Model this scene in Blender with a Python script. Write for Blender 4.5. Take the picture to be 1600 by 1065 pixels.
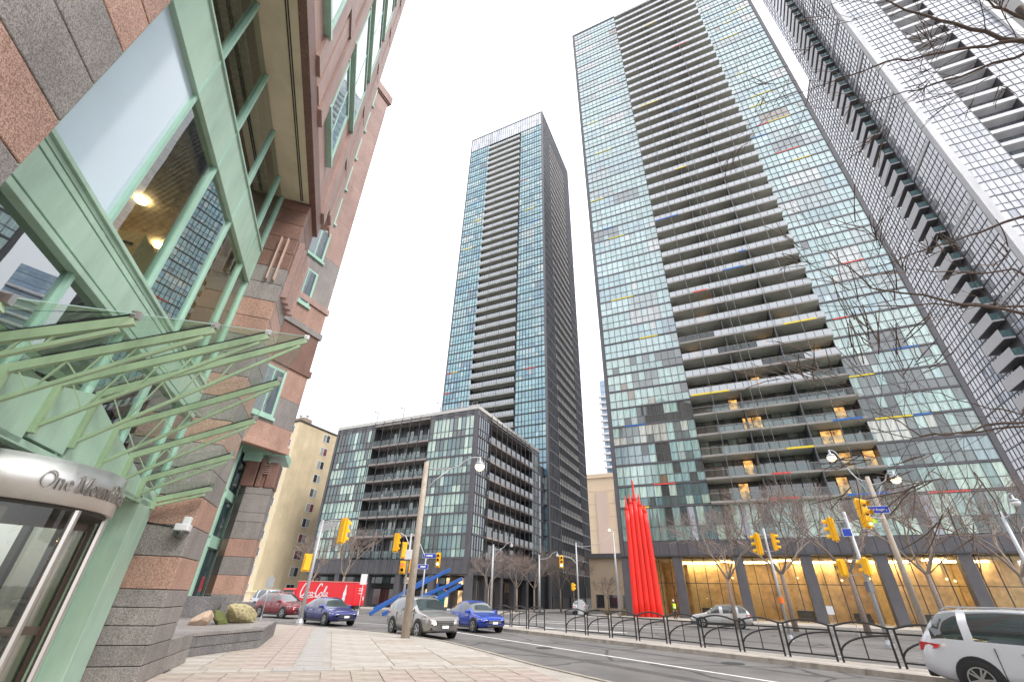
import bpy, bmesh, math, random
from mathutils import Vector, Matrix, Euler
for o in list(bpy.data.objects): bpy.data.objects.remove(o, do_unlink=True)
scene = bpy.context.scene
COL = scene.collection
R = math.radians

# ---------------------------------------------------------------- camera
CAMH = 1.5
cam = bpy.data.cameras.new('camera'); camo = bpy.data.objects.new('camera', cam); COL.objects.link(camo)
cam.sensor_fit = 'HORIZONTAL'; cam.sensor_width = 36.0; cam.lens = 677.3 / 1600 * 36.0
cam.clip_start = 0.05; cam.clip_end = 3000
pitch, roll = R(30.699), R(1.60)
rv = Vector((1, 0, 0)); fv = Vector((0, math.cos(pitch), math.sin(pitch))); uv_ = Vector((0, -math.sin(pitch), math.cos(pitch)))
cr = math.cos(roll) * rv + math.sin(roll) * uv_
cu = -math.sin(roll) * rv + math.cos(roll) * uv_
camo.matrix_world = Matrix(((cr.x, cu.x, -fv.x, 0), (cr.y, cu.y, -fv.y, 0), (cr.z, cu.z, -fv.z, CAMH), (0, 0, 0, 1)))
scene.camera = camo

# ---------------------------------------------------------------- world, sun, exposure
SUN_EL, SUN_AZ = R(48), R(-38)           # direction towards the sun, azimuth from +X
w = bpy.data.worlds.new('World'); scene.world = w; w.use_nodes = True
nt = w.node_tree; nt.nodes.clear()
sky = nt.nodes.new('ShaderNodeTexSky'); sky.sky_type = 'NISHITA'; sky.sun_disc = False
sky.sun_elevation = SUN_EL; sky.sun_rotation = R(90) - SUN_AZ
sky.air_density = 1.0; sky.dust_density = 3.0
hs = nt.nodes.new('ShaderNodeHueSaturation'); hs.inputs['Saturation'].default_value = 0.35
bg1 = nt.nodes.new('ShaderNodeBackground'); bg1.inputs['Strength'].default_value = 0.05
bg2 = nt.nodes.new('ShaderNodeBackground')                         # even cloud cover
tcn = nt.nodes.new('ShaderNodeTexCoord'); nz = nt.nodes.new('ShaderNodeTexNoise'); nz.inputs['Scale'].default_value = 2.2; nz.inputs['Detail'].default_value = 4
rp = nt.nodes.new('ShaderNodeValToRGB'); rp.color_ramp.elements[0].position = .3; rp.color_ramp.elements[1].position = .75
rp.color_ramp.elements[0].color = (.66, .665, .70, 1); rp.color_ramp.elements[1].color = (.76, .765, .79, 1)
nt.links.new(tcn.outputs['Generated'], nz.inputs['Vector']); nt.links.new(nz.outputs['Fac'], rp.inputs['Fac'])
sx_ = nt.nodes.new('ShaderNodeSeparateXYZ'); nt.links.new(tcn.outputs['Generated'], sx_.inputs[0])
mrz = nt.nodes.new('ShaderNodeMapRange'); mrz.inputs['From Min'].default_value = 0; mrz.inputs['From Max'].default_value = 1; mrz.inputs['To Min'].default_value = .50; mrz.inputs['To Max'].default_value = 1.40
nt.links.new(sx_.outputs['Z'], mrz.inputs['Value'])
nt.links.new(rp.outputs['Color'], bg2.inputs['Color']); nt.links.new(mrz.outputs[0], bg2.inputs['Strength'])
add = nt.nodes.new('ShaderNodeAddShader'); out = nt.nodes.new('ShaderNodeOutputWorld')
nt.links.new(sky.outputs['Color'], hs.inputs['Color']); nt.links.new(hs.outputs['Color'], bg1.inputs['Color'])
nt.links.new(bg1.outputs[0], add.inputs[0]); nt.links.new(bg2.outputs[0], add.inputs[1]); nt.links.new(add.outputs[0], out.inputs[0])
sl = bpy.data.lights.new('sun', 'SUN'); sl.energy = 1.1; sl.angle = R(18); sl.color = (1, .96, .9)
so = bpy.data.objects.new('sun', sl); COL.objects.link(so)
sd = Vector((math.cos(SUN_EL) * math.cos(SUN_AZ), math.cos(SUN_EL) * math.sin(SUN_AZ), math.sin(SUN_EL)))
so.rotation_euler = sd.to_track_quat('Z', 'Y').to_euler()
vs = scene.view_settings; vs.view_transform = 'Standard'; vs.look = 'None'; vs.gamma = 1; vs.use_curve_mapping = False
vs.exposure = 1.13

# ---------------------------------------------------------------- helpers
class MB:
    def __init__(s): s.v = []; s.f = []; s.c = []; s.cur = None
    def _f(s, f):
        s.f.append(f)
        if s.cur is not None: s.c.append(s.cur)
    def quad(s, a, b, c, d):
        n = len(s.v); s.v += [tuple(a), tuple(b), tuple(c), tuple(d)]; s._f((n, n+1, n+2, n+3))
    def poly(s, pts):
        n = len(s.v); s.v += [tuple(p) for p in pts]; s._f(tuple(range(n, n+len(pts))))
    def box(s, x0, x1, y0, y1, z0, z1):
        n = len(s.v)
        s.v += [(x0,y0,z0),(x1,y0,z0),(x1,y1,z0),(x0,y1,z0),(x0,y0,z1),(x1,y0,z1),(x1,y1,z1),(x0,y1,z1)]
        for f in ((3,2,1,0),(4,5,6,7),(0,1,5,4),(1,2,6,5),(2,3,7,6),(3,0,4,7)): s._f(tuple(n+i for i in f))
        return s
    def prism(s, pts, z0, z1):                    # counter-clockwise polygon in xy
        n = len(s.v); k = len(pts)
        s.v += [(p[0],p[1],z0) for p in pts] + [(p[0],p[1],z1) for p in pts]
        s._f(tuple(n+i for i in reversed(range(k)))); s._f(tuple(n+k+i for i in range(k)))
        for i in range(k): j = (i+1) % k; s._f((n+i, n+j, n+k+j, n+k+i))
        return s
    def hull(s, bot, top):                        # two equal rings of 3d points
        n = len(s.v); k = len(bot); s.v += [tuple(p) for p in bot] + [tuple(p) for p in top]
        s._f(tuple(n+i for i in reversed(range(k)))); s._f(tuple(n+k+i for i in range(k)))
        for i in range(k): j = (i+1) % k; s._f((n+i, n+j, n+k+j, n+k+i))
        return s
    def beam(s, a, b, w, h, up=(0,0,1)):          # rectangular bar from a to b
        a = Vector(a); b = Vector(b); d = (b-a).normalized(); u = Vector(up)
        x = d.cross(u)
        if x.length < 1e-4: x = d.cross(Vector((1,0,0)))
        x.normalize(); y = x.cross(d).normalized(); x = x*w/2; y = y*h/2
        return s.hull([a-x-y, a+x-y, a+x+y, a-x+y], [b-x-y, b+x-y, b+x+y, b-x+y])
    def tube(s, pts, rad, n=6, caps=True):
        pts = [Vector(p) for p in pts]; m = len(pts)
        if not hasattr(rad, '__len__'): rad = [rad]*m
        base = len(s.v); ref = None
        for i, p in enumerate(pts):
            t = (pts[min(i+1,m-1)] - pts[max(i-1,0)])
            if t.length < 1e-9: t = Vector((0,0,1))
            t.normalize()
            if ref is None:
                ref = t.cross(Vector((0,0,1)))
                if ref.length < .05: ref = t.cross(Vector((0,1,0)))
            ref = (ref - t*ref.dot(t)).normalized(); bi = t.cross(ref)
            for k in range(n):
                a = 2*math.pi*k/n; q = p + (ref*math.cos(a) + bi*math.sin(a))*rad[i]; s.v.append((q.x,q.y,q.z))
        for i in range(m-1):
            for k in range(n):
                k2 = (k+1) % n; s._f((base+i*n+k, base+i*n+k2, base+(i+1)*n+k2, base+(i+1)*n+k))
        if caps:
            s._f(tuple(base+k for k in reversed(range(n)))); s._f(tuple(base+(m-1)*n+k for k in range(n)))
        return s
    def lathe(s, prof, n=16, c=(0,0,0), axis='z'):
        base = len(s.v)
        for (r, h) in prof:
            for k in range(n):
                a = 2*math.pi*k/n; x, y = r*math.cos(a), r*math.sin(a)
                p = (x, y, h) if axis == 'z' else ((x, h, y) if axis == 'y' else (h, x, y))
                s.v.append((c[0]+p[0], c[1]+p[1], c[2]+p[2]))
        for i in range(len(prof)-1):
            for k in range(n):
                k2 = (k+1) % n; s._f((base+i*n+k, base+i*n+k2, base+(i+1)*n+k2, base+(i+1)*n+k))
        s._f(tuple(base+k for k in reversed(range(n)))); s._f(tuple(base+(len(prof)-1)*n+k for k in range(n)))
        return s
    def mesh(s, name, fix=False):
        me = bpy.data.meshes.new(name); me.from_pydata(s.v, [], s.f)
        if s.c and len(s.c) == len(s.f):
            at = me.color_attributes.new('Col', 'FLOAT_COLOR', 'CORNER'); data = []
            for f, c in zip(s.f, s.c): data += [c[0], c[1], c[2], 1.0]*len(f)
            at.data.foreach_set('color', data)
        me.update()
        if fix:
            bm = bmesh.new(); bm.from_mesh(me); bmesh.ops.recalc_face_normals(bm, faces=bm.faces); bm.to_mesh(me); bm.free()
        return me
    def build(s, name, mat, parent=None, smooth=False, kind=None, bevel=0, fix=False):
        me = s.mesh(name, fix); me.materials.append(mat)
        if smooth: me.polygons.foreach_set('use_smooth', [True]*len(me.polygons))
        o = bpy.data.objects.new(name, me); COL.objects.link(o)
        if parent: o.parent = parent
        if kind: o['kind'] = kind
        if bevel:
            b = o.modifiers.new('bevel', 'BEVEL'); b.width = bevel; b.segments = 2; b.limit_method = 'ANGLE'; b.angle_limit = R(35)
        return o
def link(name, me, parent=None, loc=(0,0,0), rot=None, color=None):
    o = bpy.data.objects.new(name, me); COL.objects.link(o); o.location = loc
    if rot: o.rotation_euler = rot
    if parent: o.parent = parent
    if color: o.color = (*color, 1)
    return o
def tag(o, label, cat, group=None):
    o['label'] = label; o['category'] = cat
    if group: o['group'] = group
    return o
def thing(name, label, cat, loc=(0,0,0), rz=0.0, group=None):
    o = bpy.data.objects.new(name, None); COL.objects.link(o); o.location = loc; o.rotation_euler = (0,0,rz)
    o.empty_display_size = .2
    return tag(o, label, cat, group)
def copy_tree(o, parent=None):
    c = o.copy(); COL.objects.link(c)
    if parent: c.parent = parent
    for ch in list(o.children): copy_tree(ch, c)
    return c
def struct(o): o['kind'] = 'structure'; return o

# ---------------------------------------------------------------- materials
def nodes(name):
    m = bpy.data.materials.new(name); m.use_nodes = True; t = m.node_tree; b = t.nodes['Principled BSDF']
    return m, t, b
def MAT(name, col, rough=.6, metal=0.0, var=0.0, vs=3.0, bump=0.0, bs=40.0, spec=.5, emit=None, es=1.0, coat=0.0, stain=None):
    m, t, b = nodes(name)
    b.inputs['Base Color'].default_value = (*col, 1); b.inputs['Roughness'].default_value = rough
    b.inputs['Metallic'].default_value = metal; b.inputs['Specular IOR Level'].default_value = spec
    b.inputs['Coat Weight'].default_value = coat; b.inputs['Coat Roughness'].default_value = .06
    tc = t.nodes.new('ShaderNodeTexCoord')
    if var:
        n = t.nodes.new('ShaderNodeTexNoise'); n.inputs['Scale'].default_value = vs; n.inputs['Detail'].default_value = 6; n.inputs['Roughness'].default_value = .65
        t.links.new(tc.outputs['Object'], n.inputs['Vector'])
        r = t.nodes.new('ShaderNodeValToRGB'); r.color_ramp.elements[0].position = .3; r.color_ramp.elements[1].position = .7
        r.color_ramp.elements[0].color = (*[max(0, c*(1-var)) for c in col], 1); r.color_ramp.elements[1].color = (*[min(1, c*(1+var)) for c in col], 1)
        t.links.new(n.outputs['Fac'], r.inputs['Fac']); t.links.new(r.outputs['Color'], b.inputs['Base Color'])
        rr = t.nodes.new('ShaderNodeMapRange'); rr.inputs['To Min'].default_value = max(.02, rough*.8); rr.inputs['To Max'].default_value = min(1, rough*1.25)
        t.links.new(n.outputs['Fac'], rr.inputs['Value']); t.links.new(rr.outputs[0], b.inputs['Roughness'])
    if bump:
        n2 = t.nodes.new('ShaderNodeTexNoise'); n2.inputs['Scale'].default_value = bs; n2.inputs['Detail'].default_value = 4
        t.links.new(tc.outputs['Object'], n2.inputs['Vector'])
        bp = t.nodes.new('ShaderNodeBump'); bp.inputs['Strength'].default_value = bump; bp.inputs['Distance'].default_value = .02
        t.links.new(n2.outputs['Fac'], bp.inputs['Height']); t.links.new(bp.outputs[0], b.inputs['Normal'])
    if emit: b.inputs['Emission Color'].default_value = (*emit, 1); b.inputs['Emission Strength'].default_value = es
    return m
def GRANITE(name, a, bcol, c, scale=95, rough=.5):
    m, t, b = nodes(name); tc = t.nodes.new('ShaderNodeTexCoord')
    oi = t.nodes.new('ShaderNodeObjectInfo')
    v = t.nodes.new('ShaderNodeTexVoronoi'); v.inputs['Scale'].default_value = scale; t.links.new(tc.outputs['Object'], v.inputs['Vector'])
    n = t.nodes.new('ShaderNodeTexNoise'); n.inputs['Scale'].default_value = scale*.9; n.inputs['Detail'].default_value = 5; t.links.new(tc.outputs['Object'], n.inputs['Vector'])
    r = t.nodes.new('ShaderNodeValToRGB'); e = r.color_ramp.elements
    e[0].position = .34; e[0].color = (*c, 1); e[1].position = .72; e[1].color = (*bcol, 1); x = e.new(.5); x.color = (*a, 1)
    mx = t.nodes.new('ShaderNodeMix'); mx.data_type = 'FLOAT'; mx.inputs[0].default_value = .45
    sp = t.nodes.new('ShaderNodeSeparateColor'); t.links.new(v.outputs['Color'], sp.inputs[0])
    t.links.new(n.outputs['Fac'], mx.inputs[2]); t.links.new(sp.outputs[0], mx.inputs[3]); t.links.new(mx.outputs[0], r.inputs['Fac'])
    n3 = t.nodes.new('ShaderNodeTexNoise'); n3.inputs['Scale'].default_value = 1.3; n3.inputs['Detail'].default_value = 5; t.links.new(tc.outputs['Object'], n3.inputs['Vector'])
    ad = t.nodes.new('ShaderNodeMath'); ad.operation = 'MULTIPLY_ADD'; ad.inputs[1].default_value = .5; ad.inputs[2].default_value = .62
    t.links.new(n3.outputs['Fac'], ad.inputs[0])
    ob = t.nodes.new('ShaderNodeMath'); ob.operation = 'MULTIPLY_ADD'; ob.inputs[1].default_value = .22; ob.inputs[2].default_value = .0
    t.links.new(oi.outputs['Random'], ob.inputs[0]); a2 = t.nodes.new('ShaderNodeMath'); a2.operation = 'ADD'
    t.links.new(ad.outputs[0], a2.inputs[0]); t.links.new(ob.outputs[0], a2.inputs[1])
    ml = t.nodes.new('ShaderNodeVectorMath'); ml.operation = 'SCALE'; t.links.new(r.outputs['Color'], ml.inputs[0]); t.links.new(a2.outputs[0], ml.inputs['Scale'])
    t.links.new(ml.outputs[0], b.inputs['Base Color']); b.inputs['Roughness'].default_value = rough
    bp = t.nodes.new('ShaderNodeBump'); bp.inputs['Strength'].default_value = .25; bp.inputs['Distance'].default_value = .004; t.links.new(n.outputs['Fac'], bp.inputs['Height']); t.links.new(bp.outputs[0], b.inputs['Normal'])
    return m
def PANE(name, src, ior=1.75, rough=.03, wav=.02):  # curtain-walled pane: what hangs behind it, under a reflecting glass coat
    m, t, b = nodes(name)
    if src == 'obj': s = t.nodes.new('ShaderNodeObjectInfo'); o = s.outputs['Color']
    else: s = t.nodes.new('ShaderNodeVertexColor'); s.layer_name = 'Col'; o = s.outputs['Color']
    tc = t.nodes.new('ShaderNodeTexCoord')
    wv = t.nodes.new('ShaderNodeTexNoise'); wv.inputs['Scale'].default_value = 4.5; wv.inputs['Detail'].default_value = 3
    mp = t.nodes.new('ShaderNodeMapping'); mp.inputs['Scale'].default_value = (1.6, 1.6, .12); t.links.new(tc.outputs['Object'], mp.inputs['Vector']); t.links.new(mp.outputs[0], wv.inputs['Vector'])
    sc = t.nodes.new('ShaderNodeMapRange'); sc.inputs['From Min'].default_value = .3; sc.inputs['From Max'].default_value = .7; sc.inputs['To Min'].default_value = .62; sc.inputs['To Max'].default_value = 1.25
    t.links.new(wv.outputs['Fac'], sc.inputs['Value'])
    ml = t.nodes.new('ShaderNodeVectorMath'); ml.operation = 'SCALE'; t.links.new(o, ml.inputs[0]); t.links.new(sc.outputs[0], ml.inputs['Scale'])
    t.links.new(ml.outputs[0], b.inputs['Base Color'])
    b.inputs['Roughness'].default_value = .55; b.inputs['Specular IOR Level'].default_value = .2
    b.inputs['Coat Weight'].default_value = 1; b.inputs['Coat Roughness'].default_value = rough; b.inputs['Coat IOR'].default_value = ior
    n2 = t.nodes.new('ShaderNodeTexNoise'); n2.inputs['Scale'].default_value = .8; t.links.new(tc.outputs['Object'], n2.inputs['Vector'])
    bp = t.nodes.new('ShaderNodeBump'); bp.inputs['Strength'].default_value = wav; bp.inputs['Distance'].default_value = .3; t.links.new(n2.outputs['Fac'], bp.inputs['Height']); t.links.new(bp.outputs[0], b.inputs['Coat Normal'])
    return m
def GLASS(name, tint, ior=1.5, rough=0.0, boost=0.0, wav=0.0):     # see-through sheet that also mirrors
    m, t, b = nodes(name); t.nodes.remove(b); o = t.nodes['Material Output']
    tr = t.nodes.new('ShaderNodeBsdfTransparent'); tr.inputs[0].default_value = (*tint, 1)
    gl = t.nodes.new('ShaderNodeBsdfGlossy'); gl.inputs['Roughness'].default_value = rough; gl.inputs[0].default_value = (.92, .96, .97, 1)
    fr = t.nodes.new('ShaderNodeFresnel'); fr.inputs[0].default_value = ior
    ad = t.nodes.new('ShaderNodeMath'); ad.operation = 'ADD'; ad.use_clamp = True; ad.inputs[1].default_value = boost
    t.links.new(fr.outputs[0], ad.inputs[0])
    mx = t.nodes.new('ShaderNodeMixShader'); gm_ = t.nodes.new('ShaderNodeNewGeometry'); iv = t.nodes.new('ShaderNodeMath'); iv.operation = 'SUBTRACT'; iv.inputs[0].default_value = 1; t.links.new(gm_.outputs['Backfacing'], iv.inputs[1])
    fm_ = t.nodes.new('ShaderNodeMath'); fm_.operation = 'MULTIPLY'; t.links.new(ad.outputs[0], fm_.inputs[0]); t.links.new(iv.outputs[0], fm_.inputs[1]); t.links.new(fm_.outputs[0], mx.inputs[0]); t.links.new(tr.outputs[0], mx.inputs[1]); t.links.new(gl.outputs[0], mx.inputs[2])
    if wav:
        tc = t.nodes.new('ShaderNodeTexCoord'); n2 = t.nodes.new('ShaderNodeTexNoise'); n2.inputs['Scale'].default_value = 1.1; t.links.new(tc.outputs['Object'], n2.inputs['Vector'])
        bp = t.nodes.new('ShaderNodeBump'); bp.inputs['Strength'].default_value = wav; bp.inputs['Distance'].default_value = .2
        t.links.new(n2.outputs['Fac'], bp.inputs['Height']); t.links.new(bp.outputs[0], gl.inputs['Normal'])
    t.links.new(mx.outputs[0], o.inputs[0]); return m
def PAINT(name, col, metal=.3):
    m = MAT(name, col, .32, metal, spec=.5, coat=1.0); return m

def BRUSHED(name, col):
    m, t, b = nodes(name); tc = t.nodes.new('ShaderNodeTexCoord'); mp = t.nodes.new('ShaderNodeMapping'); mp.inputs['Scale'].default_value = (5,5,.15)
    n = t.nodes.new('ShaderNodeTexNoise'); n.inputs['Scale'].default_value = 1.2; n.inputs['Detail'].default_value = 5; t.links.new(tc.outputs['Object'], mp.inputs['Vector']); t.links.new(mp.outputs[0], n.inputs['Vector'])
    r = t.nodes.new('ShaderNodeMapRange'); r.inputs['From Min'].default_value = .3; r.inputs['From Max'].default_value = .7; r.inputs['To Min'].default_value = .24; r.inputs['To Max'].default_value = .5
    t.links.new(n.outputs['Fac'], r.inputs['Value']); t.links.new(r.outputs[0], b.inputs['Roughness']); b.inputs['Metallic'].default_value = 1; b.inputs['Base Color'].default_value = (*col,1)
    return m
def LIT(name, col, lo, hi):                       # lamp-lit room behind a pane, uneven as furniture and blinds make it
    m, t, b = nodes(name); tc = t.nodes.new('ShaderNodeTexCoord'); n = t.nodes.new('ShaderNodeTexNoise'); n.inputs['Scale'].default_value = 1.7; n.inputs['Detail'].default_value = 4
    t.links.new(tc.outputs['Object'], n.inputs['Vector']); r = t.nodes.new('ShaderNodeMapRange'); r.inputs['From Min'].default_value = .35; r.inputs['From Max'].default_value = .68; r.inputs['To Min'].default_value = lo; r.inputs['To Max'].default_value = hi
    t.links.new(n.outputs['Fac'], r.inputs['Value']); t.links.new(r.outputs[0], b.inputs['Emission Strength']); b.inputs['Emission Color'].default_value = (*col,1); b.inputs['Base Color'].default_value = (.25,.18,.1,1); b.inputs['Coat Weight'].default_value = 1; b.inputs['Coat Roughness'].default_value = .03
    return m
mt = {}
def ASPHALT():
    m = MAT('asphalt', (.145,.137,.13), .85, var=.28, vs=.55, bump=.35, bs=120); t = m.node_tree; b = t.nodes['Principled BSDF']
    src = b.inputs['Base Color'].links[0].from_socket; tc = t.nodes.new('ShaderNodeTexCoord')
    ns = t.nodes.new('ShaderNodeTexNoise'); ns.inputs['Scale'].default_value = .9; ns.inputs['Detail'].default_value = 5; t.links.new(tc.outputs['Object'], ns.inputs['Vector'])
    mxv = t.nodes.new('ShaderNodeMix'); mxv.data_type = 'VECTOR'; mxv.inputs[0].default_value = .35; t.links.new(tc.outputs['Object'], mxv.inputs[4]); t.links.new(ns.outputs['Color'], mxv.inputs[5])
    v = t.nodes.new('ShaderNodeTexVoronoi'); v.feature = 'DISTANCE_TO_EDGE'; v.inputs['Scale'].default_value = .33; t.links.new(mxv.outputs[1], v.inputs['Vector'])
    r = t.nodes.new('ShaderNodeMapRange'); r.inputs['From Min'].default_value = .004; r.inputs['From Max'].default_value = .016; r.inputs['To Min'].default_value = .35; r.inputs['To Max'].default_value = 1; t.links.new(v.outputs['Distance'], r.inputs['Value'])
    g = t.nodes.new('ShaderNodeTexNoise'); g.inputs['Scale'].default_value = 260; t.links.new(tc.outputs['Object'], g.inputs['Vector'])
    gr = t.nodes.new('ShaderNodeMapRange'); gr.inputs['To Min'].default_value = .6; gr.inputs['To Max'].default_value = 1.4; t.links.new(g.outputs['Fac'], gr.inputs['Value'])
    mu = t.nodes.new('ShaderNodeMath'); mu.operation = 'MULTIPLY'; t.links.new(r.outputs[0], mu.inputs[0]); t.links.new(gr.outputs[0], mu.inputs[1])
    ml = t.nodes.new('ShaderNodeVectorMath'); ml.operation = 'SCALE'; t.links.new(src, ml.inputs[0]); t.links.new(mu.outputs[0], ml.inputs['Scale']); t.links.new(ml.outputs[0], b.inputs['Base Color'])
    return m
def DIRTY(m, amt=.35, sc=1.1, zs=.22):                     # rain streaks and grime over an existing material
    t = m.node_tree; b = t.nodes['Principled BSDF']; tc = t.nodes.new('ShaderNodeTexCoord'); mp = t.nodes.new('ShaderNodeMapping'); mp.inputs['Scale'].default_value = (1,1,zs)
    n = t.nodes.new('ShaderNodeTexNoise'); n.inputs['Scale'].default_value = sc; n.inputs['Detail'].default_value = 8; n.inputs['Roughness'].default_value = .7
    t.links.new(tc.outputs['Object'], mp.inputs['Vector']); t.links.new(mp.outputs[0], n.inputs['Vector'])
    r = t.nodes.new('ShaderNodeMapRange'); r.inputs['From Min'].default_value = .32; r.inputs['From Max'].default_value = .58; r.inputs['To Min'].default_value = 1-amt; r.inputs['To Max'].default_value = 1.03; t.links.new(n.outputs['Fac'], r.inputs['Value'])
    ml = t.nodes.new('ShaderNodeVectorMath'); ml.operation = 'SCALE'; t.links.new(r.outputs[0], ml.inputs['Scale'])
    if b.inputs['Base Color'].links: t.links.new(b.inputs['Base Color'].links[0].from_socket, ml.inputs[0])
    else: ml.inputs[0].default_value = tuple(b.inputs['Base Color'].default_value)[:3]
    t.links.new(ml.outputs[0], b.inputs['Base Color']); return m
mt['asphalt'] = ASPHALT()
mt['concrete'] = MAT('concrete', (.39,.355,.315), .85, var=.12, vs=1.6, bump=.2, bs=70)
mt['slab'] = MAT('pale_paving', (.41,.37,.325), .85, var=.12, vs=2.1, bump=.15, bs=80)
mt['slab2'] = MAT('warm_paving', (.37,.32,.27), .85, var=.15, vs=2.4, bump=.15, bs=80)
mt['pinkp'] = MAT('pink_paver', (.38,.31,.272), .85, var=.18, vs=2.6, bump=.2, bs=80)
mt['greyp'] = MAT('grey_paver', (.355,.335,.315), .85, var=.15, vs=3, bump=.2, bs=80)
mt['kerb'] = MAT('kerb_stone', (.36,.32,.27), .9, var=.2, vs=2.5, bump=.2)
mt['patch'] = MAT('asphalt_patch', (.085,.08,.077), .9, var=.3, vs=1.5, bump=.3, bs=90)
mt['line'] = MAT('road_paint', (.72,.71,.68), .7, var=.12, vs=6)
mt['gg'] = GRANITE('grey_granite', (.25,.225,.21), (.34,.31,.29), (.14,.125,.12))
mt['gp'] = GRANITE('pink_granite', (.40,.235,.18), (.50,.34,.27), (.23,.125,.09))
mt['gb'] = GRANITE('brown_granite', (.18,.095,.07), (.26,.15,.115), (.09,.045,.034))
mt['gl'] = GRANITE('rose_granite', (.36,.235,.20), (.42,.29,.255), (.26,.16,.135))
mt['gd'] = GRANITE('planter_granite', (.17,.165,.165), (.27,.26,.26), (.075,.07,.07))
mt['green'] = MAT('green_metal', (.36,.50,.40), .42, .0, var=.05, vs=1.2, spec=.5)
mt['green2'] = MAT('pale_green_frame', (.33,.53,.43), .38, .0, var=.05, vs=1.5)
mt['greend'] = MAT('canopy_green', (.31,.41,.26), .45, .0, var=.08, vs=2)
mt['cream'] = MAT('cream_soffit', (.60,.53,.38), .8, var=.06, vs=1.5)
mt['groove'] = MAT('dark_groove', (.05,.045,.04), .8)
mt['steel'] = BRUSHED('brushed_steel', (.62,.60,.58))
mt['black'] = MAT('black_rubber', (.012,.012,.013), .6)
mt['dark'] = MAT('dark_grey_metal', (.060,.062,.068), .45, .2, var=.12, vs=1.5)
mt['dark2'] = MAT('charcoal_cladding', (.095,.092,.100), .5, .1, var=.14, vs=.8)
mt['midgrey'] = MAT('mid_grey_metal', (.17,.17,.18), .5, .1, var=.1, vs=.9)
mt['soffit'] = MAT('concrete_soffit', (.47,.475,.425), .85, var=.14, vs=.6)
mt['slabedge'] = MAT('slab_edge', (.30,.28,.265), .8, var=.12, vs=1.3)
mt['slabp'] = MAT('pinkish_slab_edge', (.28,.25,.235), .8, var=.12, vs=1.3)
mt['white'] = MAT('white_metal', (.66,.66,.67), .45, var=.05, vs=1)
mt['column_pale'] = MAT('pale_column', (.38,.40,.44), .6, var=.06, vs=1)
mt['mull'] = MAT('grey_mullion', (.115,.12,.13), .45, .2)
mt['coping'] = MAT('pale_coping', (.52,.51,.48), .7, var=.08, vs=1)
mt['frost'] = MAT('frosted_railing_glass', (.47,.50,.53), .25, spec=.6, coat=.6, var=.10, vs=.35)
mt['dimglass'] = MAT('smoked_railing_glass', (.075,.08,.085), .12, coat=1)
mt['pane_o'] = PANE('window_pane', 'obj', 2.0, wav=.006); mt['pane_v'] = PANE('window_panes_far', 'v', 2.3, wav=.004)
mt['clear'] = GLASS('clear_railing_glass', (.72,.80,.78), 1.5, 0, .05)
mt['lobbyglass'] = GLASS('lobby_glass', (.92,.91,.86), 1.45, 0, .01)
mt['facglass'] = GLASS('facade_glass', (.55,.62,.58), 1.7, 0, .26, wav=.003)
mt['canglass'] = GLASS('canopy_glass', (.82,.89,.85), 1.45, 0, .05)
mt['pale_edge'] = MAT('pale_glass_edge', (.30,.42,.38), .2)
mt['doorglass'] = GLASS('door_glass', (.72,.73,.68), 1.5, 0, .03)
mt['softglass'] = GLASS('soft_facade_glass', (.78,.83,.80), 1.5, 0, .03, wav=.002)
mt['paintedsky'] = MAT('painted_sky_reflection', (.44,.54,.61), .35, coat=1, var=.04, vs=.8)  # opaque pane with a pale sky reflection painted into its colour
mt['blind'] = MAT('pale_blue_blind', (.52,.60,.66), .5, var=.04, vs=1, coat=.5)
mt['wood'] = MAT('warm_wood_wall', (.60,.43,.23), .5, var=.35, vs=1.2)
mt['wood2'] = MAT('maple_panel', (.64,.48,.24), .5, var=.2, vs=2)
mt['ceil'] = MAT('lobby_ceiling', (.30,.265,.21), .7, var=.45, vs=9, bump=.5, bs=30)
mt['warm'] = MAT('warm_lamp', (1,.8,.45), .5, emit=(1,.75,.42), es=15)
mt['warm2'] = MAT('warm_ceiling_light', (1,.85,.6), .5, emit=(1,.70,.34), es=45)
mt['lit'] = LIT('lit_room', (1,.50,.14), .05, .8)
mt['litw'] = LIT('lit_shop', (1,.66,.34), .1, 1.0)
mt['bulb'] = MAT('street_lamp_globe', (1,.9,.7), .3, emit=(1,.72,.34), es=1.6)
mt['pole'] = MAT('concrete_pole', (.40,.34,.275), .85, var=.15, vs=5, bump=.2)
mt['galv'] = MAT('painted_grey_pole', (.40,.41,.42), .45, .3, var=.1, vs=6)
mt['yellow'] = MAT('signal_yellow', (.86,.46,.012), .45, var=.05, vs=5)
mt['sblack'] = MAT('signal_lens_dark', (.03,.02,.015), .35)
mt['sgreen'] = MAT('signal_green_lit', (.1,.8,.6), .4, emit=(.15,1,.65), es=3)
mt['sred'] = MAT('signal_red_lit', (.8,.05,.03), .4, emit=(1,.06,.03), es=2.2)
mt['blue'] = MAT('street_sign_blue', (.012,.05,.42), .4)
mt['signw'] = MAT('sign_white', (.75,.75,.76), .5)
mt['red'] = MAT('sculpture_red', (.82,.022,.012), .42, var=.05, vs=1)
mt['beamblue'] = MAT('beam_blue', (.006,.075,.30), .4, var=.1, vs=1.5)
mt['truckred'] = MAT('truck_red', (.72,.008,.018), .35, coat=.6)
mt['fence'] = MAT('fence_black', (.016,.015,.015), .45)
mt['bark'] = MAT('bark', (.24,.19,.155), .9, var=.3, vs=9, bump=.4)
mt['bark2'] = MAT('branch_bark', (.085,.060,.047), .9, var=.3, vs=12)
mt['twig'] = MAT('winter_twigs', (.25,.195,.17), .9, var=.2, vs=1.2)
mt['rock'] = MAT('lichen_rock', (.34,.29,.16), .95, var=.5, vs=5, bump=.6, bs=9)
mt['rock2'] = MAT('tan_rock', (.42,.31,.23), .95, var=.3, vs=5, bump=.5, bs=9)
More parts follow.
